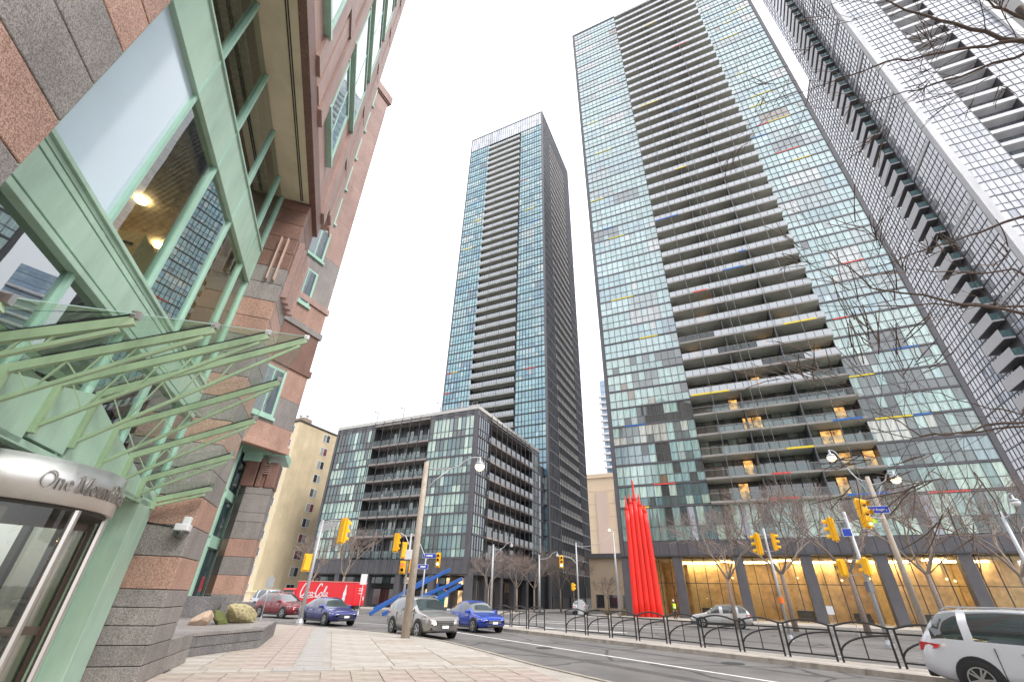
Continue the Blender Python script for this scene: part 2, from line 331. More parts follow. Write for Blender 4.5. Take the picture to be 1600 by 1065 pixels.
mt['moss'] = MAT('moss', (.10,.11,.03), 1, var=.5, vs=14, bump=.6, bs=40)
mt['tyre'] = MAT('tyre', (.018,.018,.018), .85)
mt['rim'] = MAT('alloy_rim', (.50,.50,.50), .3, .9)
mt['carglass'] = MAT('car_glass', (.03,.04,.04), .04, spec=.8, coat=1)
mt['trim'] = MAT('car_black_trim', (.02,.02,.021), .5)
mt['chrome'] = MAT('car_chrome', (.7,.7,.7), .15, 1)
mt['head'] = MAT('headlamp', (.75,.76,.78), .12, spec=.8, coat=1)
mt['tail'] = MAT('tail_lamp', (.55,.02,.02), .2, coat=1)
mt['skin'] = MAT('skin', (.5,.33,.25), .6)
mt['hivis'] = MAT('hivis_vest', (.55,.80,.02), .7)
mt['trouser'] = MAT('dark_trousers', (.03,.035,.05), .9)
mt['beige'] = MAT('beige_precast', (.80,.63,.45), .85, var=.05, vs=.15)
mt['beige2'] = MAT('pinkish_precast', (.70,.54,.45), .85, var=.05, vs=.15)
mt['bluet'] = PANE('blue_tower_glass', 'v', 1.7)
def BRICK():
    m, t, b = nodes('yellow_brick'); tc = t.nodes.new('ShaderNodeTexCoord'); mp = t.nodes.new('ShaderNodeMapping'); mp.inputs['Rotation'].default_value = (R(90), 0, R(90))
    br = t.nodes.new('ShaderNodeTexBrick'); br.inputs['Scale'].default_value = 1; br.inputs['Brick Width'].default_value = .42; br.inputs['Row Height'].default_value = .16; br.inputs['Mortar Size'].default_value = .012
    br.inputs['Color1'].default_value = (.76,.64,.43,1); br.inputs['Color2'].default_value = (.69,.57,.37,1); br.inputs['Mortar'].default_value = (.58,.48,.32,1)
    n = t.nodes.new('ShaderNodeTexNoise'); n.inputs['Scale'].default_value = .35; n.inputs['Detail'].default_value = 7; t.links.new(tc.outputs['Object'], n.inputs['Vector'])
    mr = t.nodes.new('ShaderNodeMapRange'); mr.inputs['To Min'].default_value = .72; mr.inputs['To Max'].default_value = 1.25; t.links.new(n.outputs['Fac'], mr.inputs['Value'])
    ml = t.nodes.new('ShaderNodeVectorMath'); ml.operation = 'SCALE'; t.links.new(br.outputs['Color'], ml.inputs[0]); t.links.new(mr.outputs[0], ml.inputs['Scale'])
    t.links.new(tc.outputs['Object'], mp.inputs['Vector']); t.links.new(mp.outputs[0], br.inputs['Vector']); t.links.new(ml.outputs[0], b.inputs['Base Color']); b.inputs['Roughness'].default_value = .9
    return m
mt['brick'] = BRICK()
mt['pale_brick'] = MAT('pale_yellow_wall', (.74,.63,.42), .9, var=.08, vs=.5)

for k, a, s in (('green',.22,1.4),('green2',.2,1.6),('greend',.28,2.2),('gg',.25,1.3),('gp',.22,1.3),('gl',.22,.7),('gb',.2,1.2),('gd',.3,1.6),('cream',.15,.9),('slab',.22,1.0),('slab2',.22,1.0),('pinkp',.22,1.0),('concrete',.25,.6),('kerb',.4,1.8),('red',.18,1.0),('white',.15,.6),('dark2',.2,.7),('soffit',.2,.5),('pole',.25,2.5),('yellow',.12,3),('brick',.18,.35)):
    DIRTY(mt[k], a, s, 1.0 if k in ('slab','slab2','pinkp','concrete','kerb','cream') else .22)

# ================================================================ SETTING: road, pavements, median
RZ = -.12
struct(MB().box(-700,700,-300,1200,-.6,RZ).build('road', mt['asphalt']))
AX, AC = R(-25.716), R(18.896)            # frames: tower blocks, office building
def cw(v, u, z=0.0):                       # office-building frame (v to the street, u along it) -> world
    c, s = math.cos(AC), math.sin(AC); return (v*c - u*s, v*s + u*c, z)
def xw(o, x, y):
    c, s = math.cos(AX), math.sin(AX); return (o[0] + x*c - y*s, o[1] + x*s + y*c)
KERB = [(13,-9),(8.6,-1),(5.2,6.4),(2.5,11.9),(1.0,14.5),(0.0,16.6),(-1.3,19.3),(-2.4,21.3),(-3.8,23.1),(-5.6,24.9),(-8,26.7),(-11.5,28.7),(-16,30.6),(-30,35.2),(-60,45)]
KIN = []
for i, p in enumerate(KERB):
    a = Vector(KERB[max(i-1,0)]); b = Vector(KERB[min(i+1,len(KERB)-1)]); d = (b-a).normalized(); KIN.append((p[0]-d.y*.22, p[1]+d.x*.22) if False else (p[0]+(-abs(d.y))*.22, p[1]-abs(d.x)*.22))
pave = struct(MB().prism(KIN[::-1] + [(13,-20),(-60,-20)][::1] if False else list(reversed([(-60,-20)] + list(reversed(KIN)) + [(12.5,-20)])), RZ-.2, -.02).build('pavement', mt['concrete'], fix=True))
mb = MB()
for i in range(len(KERB)-1):
    a, b, c, d = KIN[i], KERB[i], KERB[i+1], KIN[i+1]
    mb.hull([(*a,RZ-.1),(*b,RZ-.1),(*c,RZ-.1),(*d,RZ-.1)], [(*a,.004),(*b,-.012),(*c,-.012),(*d,.004)])
o = mb.build('kerb', mt['kerb'], pave, fix=True)
def inside(px, py, poly):
    r = False; j = len(poly)-1
    for i in range(len(poly)):
        if (poly[i][1] > py) != (poly[j][1] > py) and px < (poly[j][0]-poly[i][0])*(py-poly[i][1])/(poly[j][1]-poly[i][1]) + poly[i][0]: r = not r
        j = i
    return r
PP = KIN + [(-60,-20),(12.5,-20)]
random.seed(4)
slabmesh = {}
def slab_mesh(w, d, m):
    k = (w, d, m)
    if k not in slabmesh:
        me = MB().box(-w/2,w/2,-d/2,d/2,-.02,0).mesh('paving_slab'); me.materials.append(mt[m]); slabmesh[k] = me
    return slabmesh[k]
def paver(v, u, w, d, m):
    corners = [cw(v+a*w/2, u+b*d/2) for a in (-1,1) for b in (-1,1)]
    if all(inside(c[0], c[1], PP) for c in corners):
        p = cw(v, u, random.uniform(-.003,.003)); link('paving_slab' if m in ('slab','slab2') else 'paver', slab_mesh(round(w-.02,3), round(d-.02,3), m), pave, p, (random.uniform(-.002,.002), random.uniform(-.002,.002), AC))
uu = 8.3
while uu < 13.0:                                       # pink field crossed by pale rows
    vv = -3.0 + .3
    while vv < 5:
        iu, iv = round((uu-8.3)/.62), round((vv+2.7)/.62)
        m = 'pinkp' if (iu % 4 != 3 and iv % 5 != 4) else 'slab2'
        if random.random() < .12: m = 'slab2'
        paver(vv, uu, .62, .62, m); vv += .62
    uu += .62
for k in range(12): paver(-2.6+k*.66, uu+.02, .66, .5, 'greyp' if k in (3,4) else 'slab')
u0 = uu + .29
for r_ in range(12):
    for c_ in range(6):
        v_ = -1.2 + c_*1.5 + .75; u_ = u0 + r_*1.5 + .75
        if c_ == 0: continue
        paver(v_, u_, 1.5, 1.5, 'slab' if random.random() < .7 else 'slab2')
    for h in range(2):
        for vq, m in ((-2.85,'slab'),(-2.1,'slab2'),(-1.45,'pinkp'),(-.85,'pinkp')):
            paver(vq, u0+r_*1.5+.375+h*.75, .6 if vq > -2 else .75, .75, m)
    for h in range(4): paver(-.2, u0+r_*1.5+.1875+h*.375, .62, .375, 'greyp')
# median with the fence
FC = Vector((6.7,22.47)); FD = Vector((-.576,.8175)); FN = Vector((.8175,.576))
def fl(t, n=0.0): q = FC + FD*t + FN*n; return (q.x, q.y)
med = struct(MB().prism([fl(-22,.55),fl(18,.55),fl(18.6,.1),fl(18.6,-.4),fl(18,-.78),fl(-22,-1.05)], RZ-.1, .03).build('median', mt['slab'], fix=True))
mb = MB()
for i in range(20):
    t0 = -22 + i*2.0; t1 = t0 + 1.985; n0, n1 = -1.32 + i*.0135, -1.05 + i*.0135
    mb.hull([(*fl(t0,n0),RZ-.1),(*fl(t0,n1),RZ-.1),(*fl(t1,n1),RZ-.1),(*fl(t1,n0),RZ-.1)], [(*fl(t0,n0+.03),.02),(*fl(t0,n1),.034),(*fl(t1,n1),.034),(*fl(t1,n0+.03),.02)])
mb.build('kerb', mt['kerb'], med, fix=True)
def strip(a, b, w_, name='lane_marking', z=RZ+.004, m='line'):
    a = Vector(a); b = Vector(b); d = (b-a).normalized(); n = Vector((-d.y, d.x))*w_/2
    mb = MB(); mb.poly([(*(a-n),z),(*(b-n),z),(*(b+n),z),(*(a+n),z)]); return struct(mb.build(name, mt[m], fix=True))
strip((-3.5,29.6),(13.5,2.9),.14)
for t in range(9): strip(fl(14-t*6,4.2), fl(11-t*6,4.2), .13)
strip((-2.0,37.5),(7.5,31.8),.5,'stop_line'); strip((0,44),(13,37.5),.35,'crosswalk_line'); strip((1.2,47),(14.2,40.5),.35,'crosswalk_line')
strip((14,46.5),(42,33),.13); strip((-30,44.5),(-7,33),.13)
O1 = (15.32,64.2); O2 = (8.70,94.6); OL = (-5.13,65.89)
p = [xw(O1,-4.5,-9),xw(O1,70,-9),xw(O1,70,40),xw(O1,-4.5,40)]
fp = struct(MB().prism(p, RZ-.1, 0).build('pavement', mt['concrete'], fix=True))
p = [xw(OL,-48,-6.5),xw(OL,3,-6.5),xw(OL,6.5,-3),xw(OL,6.5,80),xw(OL,-48,80)]
fp2 = struct(MB().prism(p, RZ-.1, 0).build('pavement', mt['concrete'], fix=True))

# ================================================================ TOWERS
def fbox(mb, face, s0, s1, z0, z1, d0, d1):
    ax, c, sg = face
    a, b = sorted((c + sg*d0, c + sg*d1))
    if ax == 'y': mb.box(s0, s1, a, b, z0, z1)
    else: mb.box(a, b, s0, s1, z0, z1)
pane_cache = {}
def pane_grid(root, face, cells, nobj, name='pane', tilt=.005, d=-.02, mats=('pane_o','pane_v')):
    """first nobj cells become objects that share meshes, the rest one joined part"""
    ax, c, sg = face
    for (s0, s1, z0, z1, col) in cells[:nobj]:
        key = (ax, round(s1-s0,2), round(z1-z0,2), mats[0])
        if key not in pane_cache:
            w_, h_ = key[1], key[2]; mb = MB()
            mb.box(-w_/2,w_/2,-.02,.02,-h_/2,h_/2) if ax == 'y' else mb.box(-.02,.02,-w_/2,w_/2,-h_/2,h_/2)
            me = mb.mesh(name); me.materials.append(mt[mats[0]]); pane_cache[key] = me
        l = (c + sg*d, (s0+s1)/2, (z0+z1)/2) if ax == 'x' else ((s0+s1)/2, c + sg*d, (z0+z1)/2)
        link(name, pane_cache[key], root, l, (random.gauss(0,tilt),0,random.gauss(0,tilt)) if ax == 'y' else (0,random.gauss(0,tilt),random.gauss(0,tilt)), col)
    rest = cells[nobj:]
    if rest:
        mb = MB()
        for (s0, s1, z0, z1, col) in rest:
            mb.cur = col; e = [sg*(d + random.gauss(0,tilt)) for _ in range(2)]; e = [e[0], e[1], e[1], e[0]]
            q = [(s0,z0),(s1,z0),(s1,z1),(s0,z1)]
            pts = [(c+e[i], q[i][0], q[i][1]) if ax == 'x' else (q[i][0], c+e[i], q[i][1]) for i in range(4)]
            if (ax == 'x' and sg < 0) or (ax == 'y' and sg > 0): pts = pts[::-1]
            mb.quad(*pts)
        mb.build(name, mt[mats[1]], root, kind='stuff')
MINT = [((.34,.50,.45),5),((.41,.56,.51),4),((.29,.44,.43),3),((.30,.37,.34),2),((.14,.18,.17),2),((.05,.065,.06),2.2),((.50,.52,.46),1.5),((.26,.36,.38),1),((.20,.15,.09),.25)]
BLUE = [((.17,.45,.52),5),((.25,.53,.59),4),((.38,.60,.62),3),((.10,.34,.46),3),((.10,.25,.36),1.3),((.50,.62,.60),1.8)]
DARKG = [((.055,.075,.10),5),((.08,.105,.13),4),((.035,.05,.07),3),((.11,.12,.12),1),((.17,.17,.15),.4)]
PALE = [((.60,.61,.67),5),((.66,.67,.72),4),((.54,.56,.62),3),((.40,.43,.50),1)]
LOWP = [((.40,.55,.46),4),((.48,.62,.52),3.5),((.18,.30,.27),3),((.06,.10,.095),3),((.09,.18,.19),2.4),((.26,.40,.37),2),((.03,.04,.04),1.2)]
def pick(pal):
    t = random.uniform(0, sum(w_ for _, w_ in pal))
    for c, w_ in pal:
        t -= w_
        if t <= 0: break
    j = random.uniform(.88,1.12); return (c[0]*j, c[1]*j, c[2]*j)
def cells_for(cols, rows, pal, unit=4, keep=.72):
    out_ = []
    for (z0, zt, z1) in rows:
        base = None
        for i, (s0, s1) in enumerate(cols):
            if i % unit == 0 or base is None: base = pick(pal)
            for (a, b) in ((z0, zt-.03), (zt+.03, z1)):
                c = base if random.random() < keep else pick(pal)
                j = random.uniform(.92,1.08); out_.append((s0+.035, s1-.035, a, b, (c[0]*j, c[1]*j, c[2]*j)))
    return out_
def cols_of(a, b, n): return [(a+(b-a)*i/n, a+(b-a)*(i+1)/n) for i in range(n)]
ACC = [MAT('accent_yellow',(.75,.58,.03),.5), MAT('accent_blue',(.02,.13,.45),.5), MAT('accent_red',(.62,.07,.06),.5)]
def accents(root, face, cols_list, zs, n, d=.09, h=.2):
    for _ in range(n):
        cs = random.choice(cols_list); k = random.randrange(0, len(cs)-4); m_ = random.choice((2,3,4)); z = random.choice(zs)
        mb = MB(); fbox(mb, face, cs[k][0], cs[k+m_][0], z-h/2, z+h/2, .0, d); mb.build('accent_panel', random.choice((ACC[0],ACC[0],ACC[1],ACC[2])), root)

random.seed(11)
# ---------------------------------------------------------------- tower with the red sculpture in front
T1 = thing('glass_tower', 'tall glass tower with a wide full height balcony column above the lit lobby', 'tower', (*O1,0), AX)
W1, Z1, FH1, NF1, TOP1 = 42.5, 12.7, 2.93, 45, 145.2
FA = ('y', 0.0, -1)
cl, crr = cols_of(.55,12.35,12), cols_of(31.8,41.95,11)
rows = [(Z1+FH1*k+.17, Z1+FH1*k+1.28, Z1+FH1*(k+1)-.17) for k in range(NF1)]
rows0 = [(8.5, 10.2, 12.53)]
cells = cells_for(cl+cols_of(12.4,31.76,18)+crr, rows0, LOWP, 3, .6) + cells_for(cl+crr, rows[:1], LOWP, 3, .6)
low = cells_for(cl+crr, rows[1:8], [(c, w_*(1.0 if sum(c) > .6 else 1.5)) for c, w_ in MINT], 4, .7)
high = cells_for(cl+crr, rows[8:], [((c[0]*1.0,c[1]*1.03,c[2]*1.14), w_*(1.4 if sum(c) > 1 else .12)) for c, w_ in MINT], 5, .9)  # upper panes paler and bluer: sky reflection put into the pane colours
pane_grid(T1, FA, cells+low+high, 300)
mb = MB()
for cs in (cl, crr):
    for (a, b) in cs + [(cs[-1][1], 0)]: fbox(mb, FA, a-.03, a+.03, 8.45, TOP1-.7, -.08, .06)
    a, b = cs[0][0], cs[-1][1]
    for (z0, zt, z1) in rows0+rows: fbox(mb, FA, a, b, zt-.035, zt+.035, -.08, .04)
mb.build('mullion_frame', mt['mull'], T1, kind='stuff')
for k in range(NF1+1):
    z = Z1+FH1*k
    for cs in (cl, crr): mb = MB(); fbox(mb, FA, cs[0][0], cs[-1][1], z-.13, z+.13, -.1, .085); mb.build('slab_band', mt['midgrey'] if k > 9 else mt['dark2'], T1)  # upper bands lighter: brightness of the upper tower put into the colour
for s in ((-.02,.5),(42.0,42.52)):
    mb = MB(); fbox(mb, FA, s[0], s[1], 6.8, TOP1, -.6, .12); mb.build('corner_pier', mt['dark2'], T1)
mb = MB(); fbox(mb, FA, .5, 42.0, TOP1-.75, TOP1+.02, -.4, .12); mb.build('parapet', mt['dark2'], T1)
mb = MB(); mb.box(.02,12.4,.1,21,6.9,TOP1-.8); mb.box(31.78,42.48,.1,21,6.9,TOP1-.8); mb.box(12.4,31.78,1.75,21,6.9,TOP1-.8)
mb.build('core', mt['dark'], T1)
for x in (9.3,15.4,21.5,27.6,33.7): MB().box(x,x+.8,-.02,.14,8.45,12.5).build('storey_column', mt['column_pale'], T1)
mb = MB()
for (a, b) in cols_of(12.4,31.76,18): fbox(mb, FA, a-.03, a+.03, 8.45, 12.6, -.08, .06)
mb.box(12.4,31.76,.02,1.8,8.4,12.6); mb.build('storey_frame', mt['dark'], T1, kind='stuff')
# podium band of vertical panels
for i in range(36):
    s0 = .52 + i*41.46/36; mb = MB(); fbox(mb, FA, s0+.02, s0+41.46/36-.02, 6.8, 8.42, -.1, .05+(.02 if i % 2 else 0)); mb.build('band_panel', mt['dark2'], T1)
mb = MB(); fbox(mb, FA, 0, 42.5, 6.62, 6.8, -3.2, .14); mb.build('soffit', mt['dark'], T1)
# balconies
bx0, bx1 = 12.42, 31.76
npan = 19; pw = (bx1-bx0)/npan
slab_me = MB().box(bx0,bx1,-1.25,1.75,-.14,.12).mesh('balcony'); slab_me.materials.append(mt['soffit'])
pan_me = MB().box(.03-pw/2,pw/2-.03,-.015,.015,.04,.92).mesh('railing_panel'); pan_me.materials.append(mt['frost'])
panc_me = MB().box(.03-pw/2,pw/2-.03,-.015,.015,.04,.92).mesh('railing_panel'); panc_me.materials.append(mt['clear'])
rail = MB(); nob = 0; far = MB()
for k in range(NF1):
    z = Z1+FH1*k; b = link('balcony', slab_me, T1, (0,0,z))
    for i in range(npan):
        x = bx0+pw*(i+.5)
        clear = (k < 5) or (k < 9 and ((i//5)*7+k*3) % 4 == 0)
        if nob < 300:
            link('railing_panel', panc_me if clear else pan_me, b, (x,-1.27,.06)); nob += 1
        else: far.box(x-pw/2+.03, x+pw/2-.03, -1.285, -1.255, z+.10, z+.98)
    rail.box(bx0,bx1,-1.30,-1.24,z+1.0,z+1.04); rail.box(bx0,bx1,-1.29,-1.262,z-.145,z+.10)
far.build('railing_panel', mt['frost'], T1, kind='stuff'); rail.build('handrail', mt['slabedge'], T1, kind='stuff')
bc = cols_of(bx0,bx1,16); cells = cells_for(bc, [(z0-.0, zt+.9, z1) for (z0,zt,z1) in rows], [((.03,.035,.035),4),((.07,.09,.085),3),((.22,.27,.24),2),((.14,.12,.09),1),((.34,.38,.33),1)], 5, .6)
pane_grid(T1, ('y',1.72,-1), cells, 0, 'balcony_window')
mb = MB()
for (a, b) in bc: mb.box(a-.05,a+.05,1.6,1.74,Z1,TOP1-1)
mb.build('balcony_window_frame', mt['dark'], T1, kind='stuff')
mb = MB()
for k in range(NF1):
    for x in (18.9,25.35): mb.box(x-.07,x+.07,-1.2,1.74,Z1+FH1*k+.15,Z1+FH1*(k+1)-.15)
mb.build('balcony_divider', mt['dark'], T1, kind='stuff')
for x in (15.3,20.2,21.3,25.4,28.7):
    mb = MB(); mb.tube([(x,-1.34,Z1),(x,-1.34,TOP1-1)],.03,5); mb.build('post', mt['midgrey'], T1)
lit_cells = [(k, i) for k, i in ((0,3),(0,12),(1,13),(1,4),(2,12),(2,13),(3,5),(3,6),(4,4),(6,14),(7,1),(7,9),(8,12),(9,3),(10,4),(1,15),(5,7),(3,14))]
for k, i in lit_cells:
    z0, zt, z1 = rows[k]; a, b = bc[i]; mb = MB(); mb.box(a+.06,b-.06,1.66,1.69,z0+.2,z1-.2); mb.build('lit_window', mt['lit'], T1)
random.seed(5)
accents(T1, FA, [cl, crr], [Z1+FH1*k for k in range(0,46)], 34)
for k, x, m_, c in ((2,22.4,3,0),(3,28.2,3,1),(5,12.6,5,0),(8,26.6,4,0),(12,21,3,1),(13,24,1,1),(17,12.5,4,1),(21,18,2,0),(27,20.4,2,1),(29,14,4,0),(35,24,3,2),(40,19,3,0),(11,16,2,2),(1,20,2,2),(0,19,3,2),(0,27,4,1)):
    mb = MB(); mb.box(x,x+m_*pw,-1.335,-1.293,Z1+FH1*k-.12,Z1+FH1*k+.12); mb.build('accent_panel', ACC[c], T1)
# lobby
for k in range(7):
    x = 0 if k == 0 else k*7.06-.55; x = min(x, 41.4)
    MB().box(x,x+1.1,.02,1.2,0,6.62).build('column', mt['dark2'], T1, bevel=.03)
mb = MB()
for i in range(31): x = .3+i*1.4; mb.box(x-.04,x+.04,2.15,2.27,0,6.6)
mb.box(.3,42.2,2.16,2.26,3.7,3.78); mb.build('lobby_frame', mt['dark'], T1, kind='stuff')
lp = MB().box(-.66,.66,-.01,.01,-1.43,1.43).mesh('lobby_pane'); lp.materials.append(mt['lobbyglass'])
lq = MB().box(-.66,.66,-.01,.01,-1.84,1.84).mesh('lobby_pane'); lq.materials.append(mt['lobbyglass'])
for i in range(30):
    x = 1.0+i*1.4; link('lobby_pane', lq, T1, (x,2.21,1.85)); link('lobby_pane', lp, T1, (x,2.21,5.2))
for i in range(24):
    x = .5+i*1.74; yd = 8.0+.05*(i%3)+(2.6 if i % 6 in (2,3) else 0); MB().box(x,x+1.7,yd,yd+.15,0,6.48).build('wood_panel', mt['wood'] if i % 4 else mt['wood2'], T1)
MB().box(.2,42.3,2.3,11,6.5,6.6).build('lobby_ceiling', mt['cream'], T1); MB().box(.2,42.3,10.9,11.05,0,6.5).build('lobby_wall', mt['wood2'], T1)
MB().box(.2,42.3,1.0,11,-.01,.02).build('lobby_floor', mt['slab2'], T1)
for x in (9,16,23,30,37): MB().box(x-2.6,x+2.6,7.3,7.65,6.30,6.4).build('cove_light', mt['warm'], T1)
for x, a in ((12,.7),(18,-.5),(26,.9),(33,-.6)):
    mb = MB(); mb.beam((x,5,6.35),(x+2.2*math.cos(a),5+2.2*math.sin(a),6.35),.16,.08); mb.build('ceiling_light', mt['warm'], T1)
for i, (x, y) in enumerate(((6.2,4.6),(13.0,5.4),(20.2,4.4),(27.5,5.0),(34.4,4.6),(11.0,9.6),(25.5,9.8),(36.5,9.4))):
    mb = MB(); mb.tube([(x,y,6.5),(x,y,4.6)],.012,4); po = mb.build('pendant_lamp', mt['dark'], T1); mb = MB(); mb.lathe([(.05,4.62),(.16,4.5),(.05,4.38)],10,(x,y,0)); mb.build('pendant_globe', mt['bulb'], po, smooth=True)
for x in (8.6,19.4,31.0): MB().box(x,x+2.2,6.2,6.9,.02,1.1).build('lobby_desk', mt['dark2'], T1, bevel=.03); MB().box(x-.05,x+2.25,6.15,6.95,1.1,1.16).build('desk_top', mt['coping'], T1)
for x in (10,25,36,39):
    mb = MB(); mb.box(x,x+1.6,5.2,6.0,.02,.5); mb.box(x,x+1.6,5.9,6.05,.5,1.0); mb.build('lobby_seat', mt['dark'], T1)

# ---------------------------------------------------------------- far tower
random.seed(21)
T2 = thing('glass_tower', 'slender blue glass tower with central balcony column rising behind the low dark block', 'tower', (*O2,0), AX)
TOP2, Z2, FH2 = 156.9, 6.5, 2.95; NF2 = 48; CR = 149.2
fh = (CR-Z2)/NF2
L2 = cols_of(-29.3,-21.3,9); R2 = cols_of(-8.4,-.45,9)
rows = [(Z2+fh*k+.14, Z2+fh*k+1.2, Z2+fh*(k+1)-.14) for k in range(NF2)]
cells = []
for r_ in rows[::-1]: cells += cells_for(L2+R2, [r_], BLUE, 5, .7)
pane_grid(T2, FA, cells, 0)
cc = cols_of(-29.3,-.45,32); cells = cells_for(cc, [(CR+.2,CR+3.8,TOP2-.3)], PALE, 2, .5); pane_grid(T2, FA, cells, 0, 'crown_panel')
mb = MB()
for cs in (L2, R2):
    for (a, b) in cs + [(cs[-1][1],0)]: fbox(mb, FA, a-.05, a+.05, 6, CR, -.08, .08)
for (a, b) in cc: fbox(mb, FA, a-.03, a+.03, CR, TOP2, -.08, .06)
for (z0,zt,z1) in rows:
    for cs in (L2, R2): fbox(mb, FA, cs[0][0], cs[-1][1], z0-.28, z0, -.08, .1); fbox(mb, FA, cs[0][0], cs[-1][1], zt-.03, zt+.03, -.08, .05)
fbox(mb, FA, -29.5, -.2, CR-.15, CR+.2, -.1, .1); fbox(mb, FA, -29.5, -.2, TOP2-.3, TOP2, -.1, .12)
mb.build('mullion_frame', mt['dark'], T2, kind='stuff')
for s in ((-29.62,-29.3),(-.45,0)):
    mb = MB(); fbox(mb, FA, s[0], s[1], 0, TOP2, -.45, .12); mb.build('corner_pier', mt['midgrey'], T2)
mb = MB(); mb.box(-29.6,-21.3,.1,29.3,0,TOP2-.4); mb.box(-8.4,-.15,.1,29.3,0,TOP2-.4); mb.box(-21.3,-8.4,1.7,29.3,0,TOP2-.4); mb.box(-21.3,-8.4,.1,1.7,CR,TOP2-.4); mb.build('core', mt['dark'], T2)
sm = MB().box(-21.25,-8.45,-.6,1.7,-.2,.12).mesh('balcony'); sm.materials.append(mt['soffit'])
far = MB()
for k in range(NF2):
    z = Z2+fh*k; b = link('balcony', sm, T2, (0,0,z))
    for i in range(18):
        x = -21.2 + i*.706; far.box(x+.03,x+.66,-.62,-.58,z+.16,z+1.15)
far.build('railing_panel', mt['frost'], T2, kind='stuff')
cells = cells_for(cols_of(-21.25,-8.45,12), rows, [((.04,.05,.05),4),((.10,.12,.11),2),((.2,.2,.16),1)], 4, .6); pane_grid(T2, ('y',1.68,-1), cells, 0, 'balcony_window')
for x in (-17.5,-13.5):
    mb = MB(); mb.tube([(x,-.66,Z2),(x,-.66,CR)],.04,4); mb.build('post', mt['midgrey'], T2)
accents(T2, FA, [L2, R2], [Z2+fh*k for k in range(14,46)], 10, .12, .3)
# right flank
FR = ('x', 0.0, 1)
a1, a2, a3 = cols_of(.5,6.7,7), cols_of(6.9,22.6,14), cols_of(22.8,29.2,7)
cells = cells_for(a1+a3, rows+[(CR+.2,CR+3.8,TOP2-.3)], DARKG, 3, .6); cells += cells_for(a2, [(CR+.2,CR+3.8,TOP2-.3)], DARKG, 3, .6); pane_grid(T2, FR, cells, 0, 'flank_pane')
cells = cells_for(a2, rows, [((.03,.03,.03),4),((.08,.09,.09),2),((.20,.20,.18),1.4)], 3, .5); pane_grid(T2, ('x',-.9,1), cells, 0, 'flank_balcony_window')
mb = MB()
for cs in (a1, a3):
    for (a, b) in cs + [(cs[-1][1],0)]: fbox(mb, FR, a-.05, a+.05, 2, TOP2, -.08, .16)
    for (z0,zt,z1) in rows: fbox(mb, FR, cs[0][0], cs[-1][1], z0-.28, z0, -.08, .1)
for (a, b) in a2: fbox(mb, FR, a-.04, a+.04, 2, TOP2, -.5, .16)
mb.build('flank_mullion_frame', mt['midgrey'], T2, kind='stuff')
mb = MB()
for (z0,zt,z1) in rows: fbox(mb, FR, 6.8, 22.7, z0-.34, z0+.02, -.9, .05)
mb.build('flank_balcony', mt['soffit'], T2, kind='stuff')
far = MB()
for (z0,zt,z1) in rows:
    for (a, b) in a2: fbox(far, FR, a+.08, b-.08, z0+.04, z0+.95, .0, .03)
far.build('flank_railing_panel', mt['slabedge'], T2, kind='stuff')
mb = MB(); fbox(mb, FR, 0, 29.4, TOP2-.3, TOP2, -.2, .16); mb.build('flank_parapet', mt['midgrey'], T2)
for i in range(6):
    y = 1+i*5.4; MB().box(-1.0,.05,y,y+.9,0,4.2).build('column', mt['dark2'], T2)

# ---------------------------------------------------------------- low dark block
random.seed(31)
B = thing('apartment_block', 'eight storey dark glass block with pale roof coping and shops below', 'building', (*OL,0), AX)
zz = [6.15,9.2,12.0,14.85,17.6,20.4,23.45,27.25]
rows = [(zz[k]+.13, zz[k]+1.15, zz[k+1]-.13) for k in range(7)]
fl_, fr_ = cols_of(-29.2,-20.7,11), cols_of(-9.0,-.6,11)
ra, rb = cols_of(.5,4.2,5), cols_of(22.4,26.0,5)
pane_grid(B, FA, cells_for(fl_+fr_, rows, LOWP, 4, .6), 296)
pane_grid(B, FR, cells_for(ra+rb, rows, DARKG+[((.22,.30,.27),4)], 3, .6), 0, 'flank_pane')
mb = MB()
for cs, F in ((fl_,FA),(fr_,FA),(ra,FR),(rb,FR)):
    for (a, b) in cs + [(cs[-1][1],0)]: fbox(mb, F, a-.03, a+.03, 6.1, 27.9, -.08, .07)
    for (z0,zt,z1) in rows: fbox(mb, F, cs[0][0], cs[-1][1], zt-.03, zt+.03, -.08, .05)
mb.build('mullion_frame', mt['dark'], B, kind='stuff')
for k in range(8):
    for cs, F in ((fl_,FA),(fr_,FA),(ra,FR),(rb,FR)): mb = MB(); fbox(mb, F, cs[0][0], cs[-1][1], zz[k]-.13, zz[k]+.13, -.1, .1); mb.build('slab_band', mt['dark2'], B)
mb = MB(); mb.box(-29.6,-20.72,.1,26.2,4.2,27.6); mb.box(-8.98,-.1,.1,26.2,4.2,27.6); mb.box(-20.72,-8.98,1.8,26.2,4.2,27.6); 
mb2 = MB(); mb2.box(-29.6,-20.72,.1,26.2,4.2,27.6); mb2.box(-20.72,-8.98,1.8,26.2,4.2,27.6); mb2.box(-8.98,-.1,.1,4.2,4.2,27.6); mb2.box(-8.98,-1.8,4.2,22.4,4.2,27.6); mb2.box(-8.98,-.1,22.4,26.2,4.2,27.6)
mb2.build('core', mt['dark'], B)
for s in ((-29.7,-29.25),(-.55,.02)):
    mb = MB(); fbox(mb, FA, s[0], s[1], 4.2, 27.8, -.5, .16); mb.build('corner_pier', mt['dark2'], B)
